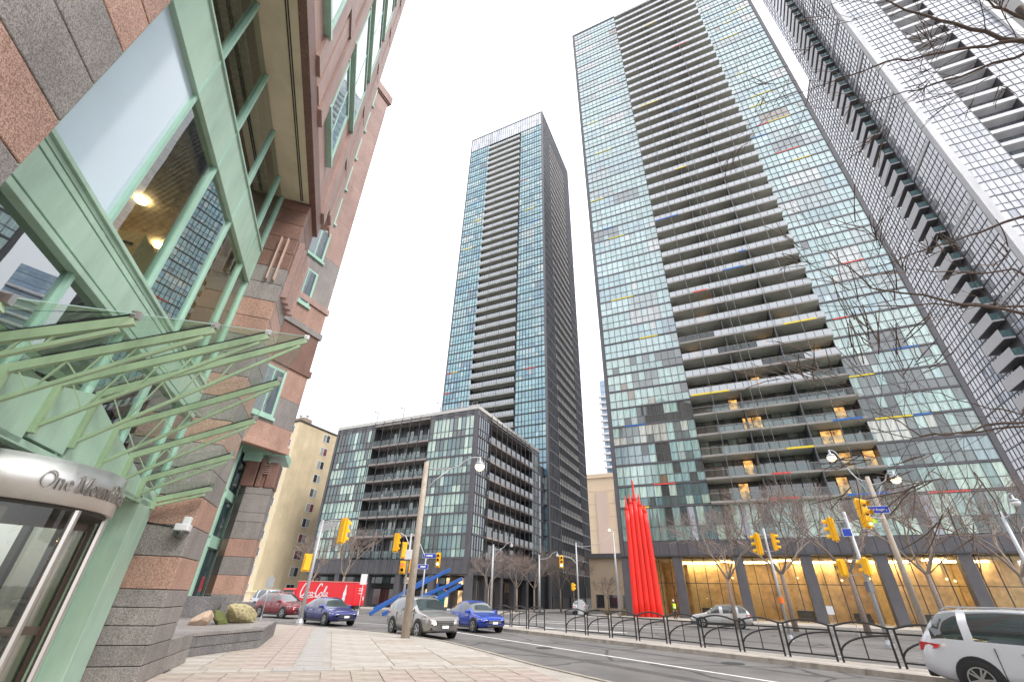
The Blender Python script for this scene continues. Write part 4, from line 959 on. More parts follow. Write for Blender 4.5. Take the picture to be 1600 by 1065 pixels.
for a0, a1 in ((-62,-20),(22,62),(150,210)):
    mb = MB(); n = 12
    pts = [(DC[0]+(DR-.07)*math.cos(R(a0+(a1-a0)*i/n)), DC[1]+(DR-.07)*math.sin(R(a0+(a1-a0)*i/n))) for i in range(n+1)]
    for i in range(n): mb.quad((*pts[i],.05),(*pts[i+1],.05),(*pts[i+1],2.28),(*pts[i],2.28))
    mb.build('curved_glass', mt['doorglass'], door, smooth=True)
for k in range(4):
    a = R(35+90*k); d = Vector((math.cos(a), math.sin(a))); n = Vector((-d.y, d.x))*.02
    p0 = Vector(DC)+d*.08; p1 = Vector(DC)+d*(DR-.14)
    lf = MB(); lf.beam((*p0,1.15),(*p0,1.15+1.1),.05,.06,(1,0,0)); lf = MB()
    for (a_, b_) in (((*p0,.06),(*p0,2.24)),((*p1,.06),(*p1,2.24))): lf.beam(a_, b_, .07, .05, (d.x,d.y,0))
    for z in (.10,1.02,2.2): lf.beam((*p0,z),(*p1,z),.05,.09)
    lo = lf.build('door_leaf', MAT('door_bronze',(.10,.075,.06),.35,.7) if k == 0 else bpy.data.materials['door_bronze'], door, fix=True)
    gl = MB(); gl.quad((*p0,.1),(*p1,.1),(*p1,2.2),(*p0,2.2)); gl.build('leaf_glass', mt['doorglass'], lo)
# side lights beside the drum
for (y0, y1) in ((4.45,6.25),(8.75,10.5)):
    f = MB(); xg = SX-.55
    for y in (y0,(y0+y1)/2,y1): f.box(xg-.05,xg+.05,y-.04,y+.04,0,2.9)
    f.box(xg-.05,xg+.05,y0,y1,2.3,2.4); f.box(xg-.05,xg+.05,y0,y1,0,.15); fo = f.build('side_light', mt['dark'], OB)
    MB().box(xg-.01,xg+.01,y0,y1,.1,2.85).build('side_light_glass', mt['doorglass'], fo)
MB().box(SX-.6,SX-.12,4.4,10.58,2.9,3.0).build('entrance_head', mt['green'], OB)
# engraved sign letters on the drum
SER = {}
def arc(cx, cy, rx, ry, a0, a1, n=14): return [(cx+rx*math.cos(R(a0+(a1-a0)*i/n)), cy+ry*math.sin(R(a0+(a1-a0)*i/n))) for i in range(n+1)]
SER['O'] = (.92,[(arc(.46,.5,.40,.46,0,360,24),.085)]); SER['n'] = (.60,[([(.13,0),(.13,.62)],.085),(arc(.29,.40,.17,.20,175,0,8)+[(.46,0)],.075),([(.03,.0),(.23,0)],.03),([(.37,.0),(.57,0)],.03),([(.03,.62),(.14,.62)],.03)])
SER['e'] = (.54,[([(.09,.36),(.45,.36)]+arc(.27,.32,.19,.29,12,320,16),.062)]); SER['M'] = (1.0,[([(.15,0),(.15,1.0)],.045),([(.15,1.0),(.5,.05)],.085),([(.5,.05),(.83,1.0)],.04),([(.83,1.0),(.83,0)],.095),([(.05,0),(.26,0)],.035),([(.72,0),(.95,0)],.035),([(.04,1.0),(.17,1.0)],.035),([(.82,1.0),(.95,1.0)],.035)])
SER['o'] = (.60,[(arc(.30,.31,.23,.29,0,360,20),.065)]); SER['u'] = (.60,[([(.12,.62),(.12,.22)]+arc(.28,.22,.16,.20,180,350,8),.075),([(.46,.62),(.46,0)],.08),([(.02,.62),(.13,.62)],.03),([(.36,.62),(.47,.62)],.03),([(.46,0),(.56,0)],.03)])
SER['t'] = (.38,[([(.16,.85),(.16,.14)]+arc(.26,.14,.10,.13,180,300,6),.07),([(.04,.62),(.32,.62)],.04)]); SER['P'] = (.66,[([(.16,0),(.16,1.0)],.10),([(.16,.98),(.32,.98)]+arc(.34,.74,.22,.24,90,-90,10)+[(.18,.5)],.06),([(.04,0),(.29,0)],.035),([(.04,1.0),(.2,1.0)],.035)])
SER['l'] = (.30,[([(.14,0),(.14,1.02)],.085),([(.04,0),(.25,0)],.03),([(.04,1.02),(.14,1.02)],.03)]); SER['a'] = (.52,[(arc(.24,.46,.16,.16,150,0,8)+[(.40,.06),(.47,.02)],.07),([(.40,.36),(.16,.28)]+arc(.19,.15,.12,.13,130,300,8)+[(.40,.14)],.055)])
SER['s'] = (.44,[(arc(.22,.46,.14,.14,30,230,10)+arc(.22,.17,.15,.15,60,-150,10),.055)]); SER[' '] = (.30,[])
def lettering(txt, cap, mapf, mat, parent, depth=.014, name='sign_letter', track=1.0):
    tot = sum(SER[c][0] for c in txt)*cap*track; x = -tot/2
    for ch in txt:
        wd, st = SER[ch]
        if st:
            mb = MB()
            for pts, w_ in st:
                P2 = [(x+px*cap*track, py*cap) for px, py in pts]; w2 = w_*cap*.8
                for i in range(len(P2)-1):
                    a, b = Vector(P2[i]), Vector(P2[i+1]); d = b-a
                    if d.length < 1e-6: continue
                    d.normalize(); n = Vector((-d.y,d.x))*w2/2; e = d*w2*.25
                    q = [a-n-e, b-n+e, b+n+e, a+n-e]
                    mb.hull([mapf(p_.x,p_.y,0) for p_ in q], [mapf(p_.x,p_.y,depth) for p_ in q])
            mb.build(name, mat, parent, fix=True)
        x += wd*cap*track
def drum(x, y, d):
    a = -x/(DR+.02); return (DC[0]+(DR+.012+d)*math.cos(a), DC[1]-(DR+.012+d)*math.sin(a), 2.465+y)
lettering('One Mount Pleasant', .20, lambda x,y,d: drum(x-.24,y,d), MAT('sign_letter_steel',(.30,.28,.26),.35,.8), door, .02, track=.80)

# ================================================================ PLANTER, ROCKS, CAMERA
random.seed(81)
PL = thing('stone_planter', 'low angular granite planter wall with boulders in front of the office building', 'planter', (0,0,0), AC)
pp = [(-3.35,15.5),(-1.85,18.2),(-1.9,23.0),(-5.9,23.9),(-5.9,15.5)]
def off(poly, d):
    c = Vector((sum(p[0] for p in poly)/len(poly), sum(p[1] for p in poly)/len(poly)))
    return [tuple(Vector(p)+(c-Vector(p)).normalized()*d) for p in poly]
for z0, z1, d in ((0,.2,0),(.205,.44,0),(.445,.53,-.03)):
    for i in range(3):
        a, b = Vector(off(pp,d)[i]), Vector(off(pp,d)[i+1]); n = Vector((-(b-a).y,(b-a).x)).normalized(); n = n if n.x < 0 else -n
        k = max(1, round((b-a).length/1.6))
        for j in range(k):
            p0 = a+(b-a)*j/k; p1 = a+(b-a)*(j+1)/k; dd = (b-a).normalized()*.004
            q = [p0+dd, p1-dd, p1-dd+n*.35, p0+dd+n*.35]
            MB().prism([tuple(x) for x in q], z0+.003, z1-.003).build('coping_stone' if z1 > .5 else 'stone_block', mt['gl' if z1 > .5 and False else ('gg' if z1 > .5 else 'gd')], PL, fix=True, bevel=.008)
MB().prism(off(pp,.2), 0, .50).build('deck_slab', mt['gg'], PL, fix=True)
q = MB(); q.box(-5.9,-4.2,23.95,24.25,0,1.28); q.box(-4.2,-3.1,23.6,24.3,0,1.12)
q.build('end_wall', mt['gd'], PL, bevel=.01)
def rock(name, label, loc, sc, seed, m):
    bm = bmesh.new(); bmesh.ops.create_icosphere(bm, subdivisions=3, radius=1); rnd = random.Random(seed)
    dirs = [Vector((rnd.gauss(0,1),rnd.gauss(0,1),rnd.gauss(0,1))).normalized() for _ in range(14)]
    for v in bm.verts:
        n = v.co.normalized(); r = 1.0
        for d in dirs: r = min(r, (.78+.12*rnd.random()*0+.04)/max(n.dot(d),.01) if n.dot(d) > .72 else 9)
        v.co = n*min(r,1.0)*(1+.03*math.sin(9*n.x+seed)*math.cos(7*n.y))
    me = bpy.data.meshes.new(name); bm.to_mesh(me); bm.free(); me.materials.append(mt[m])
    o = link(name, me, None, loc, (.1*seed,.2,seed)); o.scale = sc; tag(o, label, 'rock', 'boulders in the stone planter')
rock('boulder', 'large mossy lichen covered boulder in the stone planter', cw(-3.05,21.2,.74), (.46,.78,.34), 3, 'rock')
rock('boulder', 'small round tan boulder at the left end of the planter', cw(-3.95,19.7,.66), (.34,.40,.22), 5, 'rock2')
rock('boulder', 'flat mossy stone between the two bigger boulders', cw(-3.5,20.4,.62), (.5,.42,.16), 8, 'moss')
SC = thing('security_camera', 'white dome security camera on the granite pier', 'camera', cw(-3.14,11.26,2.50), AC)
MB().box(-.11,.14,-.14,.14,.02,.15).build('housing', mt['white'], SC, bevel=.02)
MB().box(-.04,.10,.0,.14,.06,.30).build('bracket', mt['white'], SC, bevel=.02)
mb = MB(); mb.lathe([(.13,.03),(.13,-.01),(.115,-.06),(.07,-.11),(.005,-.125)],16); mb.build('dome', mt['carglass'], SC, smooth=True)
mb = MB(); mb.tube([(-.72,.13,.16),(-.3,.13,.11),(-.08,.12,.10)],.012,6); mb.build('cable', mt['black'], SC)

# ================================================================ MEDIAN FENCE
def fence_panel():
    t = thing('fence_panel', '', 'fence'); w_ = 1.45
    for y in (0.0, w_): 
        m = MB(); m.tube([(0,y,0),(0,y,1.0 if y == 0 else .98)],.033,6); m.build('post', mt['fence'], t)
    m = MB(); m.tube([(0,-.08,.97)]+[(0,w_*i/10,.97+.13*math.sin(math.pi*i/10)) for i in range(11)]+[(0,w_+.08,.97)],.032,6); m.build('arched_rail', mt['fence'], t)
    m = MB(); m.tube([(0,0,.84),(0,w_,.84)],.026,5); m.build('rail', mt['fence'], t)
    m = MB(); m.tube([(0,0,.14),(0,w_,.14)],.026,5); m.build('rail', mt['fence'], t)
    m = MB(); m.tube([(0,w_/2,.14),(0,w_/2,.84)],.021,5); m.build('picket', mt['fence'], t)
    m = MB(); m.tube([(0,w_*math.cos(R(90*i/9)),.2+.58*math.sin(R(90*i/9))) for i in range(10)],.028,5); m.build('quarter_arc', mt['fence'], t)
    return t
f0 = fence_panel(); fz = math.atan2(FD.y, FD.x) - math.pi/2; first = True
spots = [4.5-1.62*i for i in range(13)] + [7.72,9.36,11.0]
ords = ['first','second','third','fourth','fifth','sixth','seventh','eighth','ninth','tenth','eleventh','twelfth','thirteenth']
for i, t in enumerate(spots):
    o = f0 if first else copy_tree(f0); first = False
    x, y = fl(t, 0); o.location = (x, y, .03); o.rotation_euler = (0,0,fz); o['group'] = 'black arched fence panels along the median'
    o['label'] = ('black arched steel fence panel, %s from the gap on the long median run' % ords[i]) if i < 13 else ('black arched steel fence panel, %s beyond the gap, towards the blue car' % ords[i-13])

# ================================================================ BIKE RINGS
ring = thing('bike_ring', '', 'bike rack')
m = MB(); m.tube([(0,0,0),(0,0,.95)],.03,8); m.build('post', mt['galv'], ring)
m = MB(); m.tube([(.26*math.cos(R(a)),0,.62+.26*math.sin(R(a))) for a in range(180,375,15)],.02,6); m.build('ring', mt['galv'], ring)
for i, (x, y) in enumerate(((16.6,33.5),(21.0,30.6),(24.4,28.0))):
    o = ring if i == 0 else copy_tree(ring); o.location = (x,y,RZ+.05); o.rotation_euler = (0,0,AX)
    o['label'] = 'grey ring and post bike stand beyond the fence, %s' % ('left one','middle one','right one')[i]; o['group'] = 'bike stands beyond the fence'

# ================================================================ STREET LAMPS AND SIGNALS
def bez(a, b, c, n=10): return [tuple((1-t)**2*Vector(a)+2*t*(1-t)*Vector(b)+t*t*Vector(c)) for t in [i/n for i in range(n+1)]]
def lamp_head(parent, p, lit=True, s=1.0):
    h = MB(); h.lathe([(.05*s,.42*s),(.07*s,.20*s),(.20*s,.12*s),(.24*s,.0)],14,p); ho = h.build('lamp_head', mt['galv'], parent, smooth=True)
    g_ = MB(); g_.lathe([(.225*s,.0),(.24*s,-.09*s),(.19*s,-.20*s),(.08*s,-.27*s)],14,p); g_.build('lamp_globe', mt['bulb'] if lit else mt['signw'], ho, smooth=True)
def lamp(name, label, base, h, arms, r0=.15, m='pole', lit=True, brace=True, hs_=1.0, z0=0.0):
    t = thing(name, label, 'street lamp', (*base,z0))
    mb = MB(); mb.tube([(0,0,0),(0,0,h)],[r0,r0*.62],12); mb.build('pole', mt[m], t, smooth=True)
    for (dx, dy, z_at, z_head) in arms:
        mb = MB(); L_ = math.hypot(dx,dy)
        mb.tube(bez((0,0,z_at),(dx*.45,dy*.45,z_at-.05),(dx*.62,dy*.62,z_at+(z_head-z_at)*.75))[:-1]+bez((dx*.62,dy*.62,z_at+(z_head-z_at)*.75),(dx*.78,dy*.78,z_head+.45),(dx,dy,z_head+.38)),.035,7)
        if brace: mb.tube([(0,0,z_at-1.3),(dx*.16,dy*.16,z_at-.62),(dx*.48,dy*.48,z_at+(z_head-z_at)*.38)],.025,6)
        mb.build('arm', mt['galv'], t, smooth=True); lamp_head(t, (dx,dy,z_head), lit, hs_)
    return t
lamp('street_lamp', 'tan concrete street lamp with one lit lantern by the near kerb', (-4.08,21.76), 7.25, [(2.63,.29,6.95,7.25)], .19)
lamp('street_lamp', 'tan concrete street lamp with two lit lanterns on curved arms before the lit lobby', (20.57,25.07), 8.0, [(-1.04,.82,7.75,9.35),(.92,-.79,7.55,7.75)], .17)
lamp('street_lamp', 'grey street lamp with single curved arm in front of the shops at the block corner', (-1.7,63.0), 7.6, [(2.4,.0,7.0,7.55)], .17, 'galv', False, True, .8)
lamp('street_lamp', 'grey street lamp with curved arm before the columns of the blue tower', (4.4,63.9), 6.6, [(2.4,-.2,6.1,6.6)], .15, 'galv', False, False, .8)
lamp('street_lamp', 'grey lamp post cut by the right edge of the picture', (25.0,23.0), 5.9, [(.5,-.5,5.6,6.3)], .12, 'galv', False, False, .8)
lamp('street_lamp', 'weathered utility pole with lantern beside the red sculpture', (13.7,60.5), 9.4, [(-.4,.1,9.2,9.5)], .17, 'galv', True, False, .7)
for i, (x, y) in enumerate(((-22.8,2.0),(-16.9,2.2),(-9.2,2.6))):
    t = thing('roof_lamp', ('thin black lamp post on the roof of the dark block, nearest the brick building','thin black lamp post on the dark block roof, middle of three','thin black lamp post on the dark block roof, beside the blue tower')[i], 'lamp post', (*xw(OL,x,y),28.2), AX, 'roof lamps on the dark block')
    mb = MB(); mb.tube([(0,0,0),(.0,0,2.9)],.06,6); mb.build('pole', mt['fence'], t)
    mb = MB(); mb.tube([(0,0,2.9),(-.12,0,3.05),(-.6,0,3.1)],.05,6); mb.box(-.9,-.5,-.09,.09,3.06,3.16); mb.build('lamp_head', mt['fence'], t)
def head(parent, p, rz, lit=None, n=3, s=1.0, back=True):
    c, sn = math.cos(rz), math.sin(rz)
    def W(x, y, z): return (p[0]+x*c-y*sn, p[1]+x*sn+y*c, p[2]+z)
    h = .34*s; mb = MB(); H_ = n*h
    if back: mb.hull([W(-.21*s,.03,-H_/2-.08),W(.21*s,.03,-H_/2-.08),W(.21*s,.05,-H_/2-.08),W(-.21*s,.05,-H_/2-.08)], [W(-.21*s,.03,H_/2+.08),W(.21*s,.03,H_/2+.08),W(.21*s,.05,H_/2+.08),W(-.21*s,.05,H_/2+.08)])
    mb.hull([W(-.15*s,-.12*s,-H_/2),W(.15*s,-.12*s,-H_/2),W(.15*s,.14*s,-H_/2),W(-.15*s,.14*s,-H_/2)], [W(-.15*s,-.12*s,H_/2),W(.15*s,-.12*s,H_/2),W(.15*s,.14*s,H_/2),W(-.15*s,.14*s,H_/2)])
    o = mb.build('signal_head', mt['yellow'], parent, fix=True)
    for i in range(n):
        z = H_/2 - h*(i+.5); vb = MB()
        pts0 = [W(.125*s*math.cos(R(a)),-.12*s,z+.125*s*math.sin(R(a))) for a in range(-20,201,20)]; pts1 = [W(.125*s*math.cos(R(a)),-.32*s,z-.02+.125*s*math.sin(R(a))) for a in range(-20,201,20)]
        for j in range(len(pts0)-1): vb.quad(pts0[j],pts0[j+1],pts1[j+1],pts1[j])
        vb.build('visor', mt['yellow'], o)
        lb = MB(); ring_ = [W(.11*s*math.cos(R(a)),-.125*s,z+.11*s*math.sin(R(a))) for a in range(0,360,30)]; lb.poly(ring_); lb.build('lens', mt['sgreen'] if lit == i and i == 2 else (mt['sred'] if lit == i else mt['sblack']), o, fix=True)
    return o
def sign(parent, p, rz, w_, h_, m='blue', txt=None, size=.2):
    c, sn = math.cos(rz), math.sin(rz); mb = MB()
    def W(x, y, z): return (p[0]+x*c-y*sn, p[1]+x*sn+y*c, p[2]+z)
    mb.hull([W(-w_/2,-.012,-h_/2),W(w_/2,-.012,-h_/2),W(w_/2,.012,-h_/2),W(-w_/2,.012,-h_/2)],[W(-w_/2,-.012,h_/2),W(w_/2,-.012,h_/2),W(w_/2,.012,h_/2),W(-w_/2,.012,h_/2)])
    o = mb.build('sign_plate', mt[m], parent, fix=True)
    if m == 'blue':
        e = MB(); e.hull([W(-w_/2-.02,-.008,-h_/2-.02),W(w_/2+.02,-.008,-h_/2-.02),W(w_/2+.02,.008,-h_/2-.02),W(-w_/2-.02,.008,-h_/2-.02)],[W(-w_/2-.02,-.008,h_/2+.02),W(w_/2+.02,-.008,h_/2+.02),W(w_/2+.02,.008,h_/2+.02),W(-w_/2-.02,.008,h_/2+.02)]); e.build('sign_border', mt['signw'], o, fix=True)
    if txt:
        l = link('sign_text', text_mesh(txt, size, mt['signw'], .003), o, W(0,-.02,0), (R(90),0,rz))
    return o
def spole(label, base, h, r=.075, m='galv', name='signal_pole', z0=0.0, cat='traffic signal'):
    t = thing(name, label, cat, (*base,z0)); mb = MB(); mb.tube([(0,0,0),(0,0,h)],[r,r*.8],10); mb.build('pole', mt[m], t, smooth=True)
    mb = MB(); mb.lathe([(r*1.9,0),(r*1.9,.12),(r*1.2,.3)],10); mb.build('base', mt[m], t); return t
face = R(-20)
t = spole('grey signal pole with yellow signal on a short arm by the planter', (-11.07,28.11), 5.3, .11)
mb = MB(); mb.tube([(0,0,5.15),(.5,.05,5.3),(1.15,.1,5.3)],.045,7); mb.hull([(0,-.02,4.55),(.0,.02,4.55),(.9,.1,5.02),(.9,.06,5.02)],[(0,-.02,5.1),(0,.02,5.1),(.9,.1,5.25),(.9,.06,5.25)]); mb.build('arm', mt['galv'], t, fix=True)
head(t, (1.3,.1,4.75), R(150), None, 3, 1.25); head(t, (-.32,-.1,3.0), R(215), None, 2, 1.1)
mb = MB(); mb.tube([(0,0,3.0),(-.3,-.1,3.0)],.03,6); mb.build('bracket', mt['galv'], t)
t = spole('white signal pole with white cabinet and yellow signals behind the tan lamp post', (-7.1,35.3), 5.5, .09)
mb = MB(); mb.tube([(0,0,4.6),(-.4,0,5.3),(-.8,0,5.5)],.04,6); mb.tube([(0,0,5.5),(.5,0,5.2),(1.2,0,4.0)],.03,6); mb.build('arm', mt['galv'], t)
head(t, (-1.0,-.1,4.85), R(160), None, 3, 1.1); head(t, (-.35,-.2,4.35), R(200), None, 3, .9); head(t, (-.28,-.25,3.25), R(5), 0, 2, 1.0); head(t, (.35,-.2,3.3), R(60), None, 2, .95)
MB().box(-.25,.28,-.25,.1,3.75,4.4).build('cabinet', mt['white'], t, bevel=.03)
t = spole('grey post with blue street name blades and a green lit signal beside the shops', (-6.2,37.6), 4.3, .07)
mb = MB(); mb.tube([(0,0,3.9),(.5,0,4.3),(.85,0,4.35)],.03,6); mb.build('arm', mt['galv'], t)
head(t, (.95,.0,3.95), R(0), 2, 3, .85); sign(t, (.25,-.05,4.22), R(0), 1.0, .28); sign(t, (-.15,-.06,3.45), R(0), .75, .26)
for z in (4.22,3.45): MB().box(.02 if z > 4 else -.35,.5 if z > 4 else .05,-.085,-.075,z-.05,z+.05).build('blade_text', mt['signw'], t)
t = spole('tall grey signal pole with green lit signal on a long arm before the shops', (8.7,59.4), 7.7, .11)
mb = MB(); mb.tube([(0,0,5.3),(-.7,.05,6.0),(-1.9,.2,6.25)],.05,7); mb.build('arm', mt['galv'], t); head(t, (-1.9,.1,5.55), R(0), 2, 3, 1.2)
head(t, (-.6,-.1,2.9), R(120), None, 2, 1.0); MB().box(-.15,.45,-.3,.2,.0,1.6).build('cabinet', mt['galv'], t, bevel=.03)
t = spole('slim white signal pole with two yellow signals in front of the lobby glass', (14.97,27.15), 5.45, .075, z0=RZ+.05)
mb = MB()
for z in (5.1,4.25): mb.tube([(-.25,.1,z),(.25,-.12,z)],.02,6)
mb.build('bracket', mt['galv'], t); head(t, (-.42,.16,4.62), R(230), None, 3, 1.05); head(t, (.36,-.16,4.72), R(60), None, 3, .85)
mb = MB(); mb.lathe([(.13,1.7),(.14,2.0)],10); mb.build('orange_band', MAT('safety_orange',(.75,.18,.03),.6), t)
t = spole('tall grey signal pole carrying yellow signals and a small blue sign, before the trees', (18.42,24.93), 6.1, .10, z0=RZ+.05)
mb = MB(); mb.tube([(-.5,.35,3.75),(.1,-.05,3.75)],.02,6); mb.tube([(-.5,.35,3.05),(.1,-.05,3.05)],.02,6); mb.tube([(-.45,.35,5.6),(0,0,5.6)],.025,6); mb.build('bracket', mt['galv'], t)
head(t, (-.62,.45,5.25), R(225), 0, 3, 1.1); head(t, (-.72,.5,3.38), R(190), None, 2, 1.0); head(t, (-.02,-.28,3.42), R(215), None, 2, 1.05); sign(t, (-.2,.0,5.05), R(-25), .38, .36)
MB().box(-.13,.13,-.14,.14,2.3,2.75).build('cable_box', mt['midgrey'], t)
t = spole('yellow green lit signal with blue name blade on the two lantern lamp post', (20.40,24.72), .3, .01, z0=5.2)
head(t, (-1.02,.05,.75), R(20), 2, 3, 1.35); sign(t, (-.32,-.12,.92), R(-28), .98, .34, txt='Ted Rogers', size=.17)
mb = MB(); mb.tube([(-.95,.05,.9),(.1,.2,.9)],.025,6); mb.tube([(-.95,.05,.55),(.1,.2,.55)],.025,6); mb.build('bracket', mt['galv'], t)
t = spole('white notice sign on a thin pole in front of the red delivery truck', (-12.3,43.2), 3.0, .03, 'white', 'notice_sign', cat='sign'); sign(t, (0,-.04,2.65), R(0), .55, .8, 'signw')
t = spole('grey sign plate on a short pole by the brick building', (-14.05,29.9), 2.4, .03, 'galv', 'notice_sign', cat='sign'); sign(t, (0,-.04,2.0), R(20), .42, .55, 'galv')
t = spole('white notice sign on a short post by the lobby columns', (22.2,34.5), 1.6, .03, 'galv', 'notice_sign', cat='sign'); sign(t, (0,-.04,1.35), R(-30), .4, .5, 'signw')

# ================================================================ SCULPTURES
SP = thing('red_sculpture', 'tall red sculpture of clustered tapering columns with spiked tips at the tower corner', 'sculpture', (15.9,56.3,0), R(-14))
hs2 = [11.2,11.9,12.3,11.6,10.9,10.2,9.8]
for i in range(7):
    back = i > 4; k_ = i if not back else (1.5 if i == 5 else 3.2)
    xb = -1.30+k_*.64; xt = -1.12+k_*.52; h = hs2[i]; yb = .5 if back else 0.0; w_ = .37
    mb = MB(); pts, rr = [], []
    for k in range(9):
        s = k/8; pts.append((xb+(xt-xb)*s, yb, h*s)); rr.append(w_*(1-.22*s))
    mb.tube(pts, rr, 8); mb.build('column', mt['red'], SP, smooth=True)
    tp = MB(); x = xt; tip = h+[1.7,1.2,2.6,1.6,.7,.6,1.0][i]
    tp.tube([(x,yb,h-.05),(x-.02,yb,h+.35),(x-.03,yb,h+.9),(x-.03,yb,tip-.3),(x-.05,yb,tip)],[w_*.76,.2,.11,.08,.03],8); tp.build('spike', mt['red'], SP, smooth=True)
MB().box(-1.9,1.9,-.7,.7,0,.12).build('plinth', mt['concrete'], SP)
BS = thing('blue_beam_sculpture', 'group of slanted blue steel beams rising beside the shops', 'sculpture', (0,0,0))
for a, b in (((-12.2,46.5,0),(-7.6,49.0,3.1)),((-12.0,46.9,.35),(-5.6,49.4,3.9)),((-10.6,46.9,0),(-4.3,49.3,3.1)),((-8.9,47.2,.0),(-4.4,49.5,2.6)),((-11.0,46.3,.0),(-6.0,48.4,2.3)),((-9.8,46.2,.0),(-5.4,47.6,1.7))):
    mb = MB(); mb.beam(a, b, .30, .30); mb.build('beam', mt['beamblue'], BS, bevel=.02)
for p, q in (((-9.8,47.8,0),(-9.8,47.8,1.5)),((-6.6,48.6,0),(-6.6,48.6,2.6))):
    mb = MB(); mb.beam(p, q, .2, .2, (1,0,0)); mb.build('support', mt['beamblue'], BS)

# ================================================================ DELIVERY TRUCK
TR = thing('delivery_truck', 'red box delivery truck with white script lettering and bottle on its side', 'truck', (-17.6,51.6,RZ), R(-14))
MB().box(-4.2,3.6,-1.25,1.25,.75,3.05).build('cargo_box', mt['truckred'], TR, bevel=.05)
MB().box(-4.25,3.65,-1.28,1.28,3.05,3.14).build('roof_rail', MAT('pale_red',(.75,.25,.22),.4), TR)
MB().box(-6.2,-4.3,-1.15,1.15,.55,2.35).build('cab', mt['truckred'], TR, bevel=.15)
MB().box(-6.0,-4.7,-1.17,1.17,1.55,2.2).build('cab_window', mt['carglass'], TR)
MB().box(-4.3,3.6,-.6,.6,.45,.76).build('chassis', mt['trim'], TR)
for i in range(5): MB().box(-4.1+i*1.54,-4.1+i*1.54+1.5,-1.262,-1.255,.85,2.9).build('side_panel', mt['truckred'], TR)
for i in range(2): MB().box(3.6,3.62,-1.15+i*1.16,-.02+i*1.16,.85,2.95).build('rear_door', mt['truckred'], TR, bevel=.01)
for z in (2.45,2.25,1.95): MB().box(3.62,3.63,-.35,.55,z,z+.07).build('rear_lettering', mt['signw'], TR)
MB().box(3.62,3.64,.75,.95,1.3,1.7).build('reflector', mt['signw'], TR)
for x in (-5.2,2.2):
    for y in (-1.0,1.0):
        mb = MB(); mb.lathe([(.2,-.14),(.48,-.14),(.5,-.08),(.5,.08),(.48,.14),(.2,.14)],18,(x,y,.5),'y'); mb.build('wheel', mt['tyre'], TR)
def script_C(x, s=1.0): return [(x+.46*s,.82*s),(x+.36*s,1.0*s),(x+.22*s,.98*s),(x+.08*s,.70*s),(x+.0*s,.35*s),(x+.05*s,.08*s),(x+.2*s,.0),(x+.36*s,.10*s),(x+.48*s,.28*s)]
def so_(x): return [(x+.16*math.cos(R(a))+.17, .20+.20*math.sin(R(a))) for a in range(90,470,30)]+[(x+.38,.16)]
def sc_(x): return [(x+.30,.34),(x+.18,.40),(x+.04,.2),(x+.14,.02),(x+.36,.14)]
def sa_(x): return [(x+.30,.36),(x+.14,.38),(x+.04,.18),(x+.12,.02),(x+.27,.14),(x+.32,.40),(x+.30,.08),(x+.42,.04)]
def sl_(x): return [(x+.02,.10),(x+.22,.62),(x+.24,.95),(x+.14,.90),(x+.06,.45),(x+.10,.05),(x+.26,.06)]
W_ = [(script_C(0,1.15),.10),(so_(.5),.07),(sc_(.88),.07),(sa_(1.2),.07),([(1.62,.28),(1.82,.32)],.08),(script_C(1.86,1.15),.10),(so_(2.36),.07),(sl_(2.74),.075),(sa_(2.98),.07),([(.05,-.06),(.9,-.16),(1.8,-.02),(3.0,-.10)],.06)]
mb = MB()
for pts, w_ in W_:
    q = [(p[0]*1.12+p[1]*.18, p[1]*1.15) for p in pts]
    for i in range(len(q)-1):
        a, b = q[i], q[i+1]; mb.beam((-3.6+a[0],-1.275,1.55+a[1]),(-3.6+b[0],-1.275,1.55+b[1]),w_*1.25,.02,(0,1,0))
mb.build('script_lettering', mt['signw'], TR, fix=True)
prof = [(.05,1.75),(.08,1.6),(.08,1.45),(.13,1.15),(.2,.95),(.2,.75),(.15,.6),(.2,.35),(.19,.12),(.15,0)]
mb = MB(); mb.poly([(2.35+x+z*.08,-1.27,1.05+z) for x, z in prof][::-1] + [(2.35-x+z*.08,-1.27,1.05+z) for x, z in prof]); mb.build('bottle_mark', mt['signw'], TR, fix=True)

TR.scale = (.84,.9,.86)
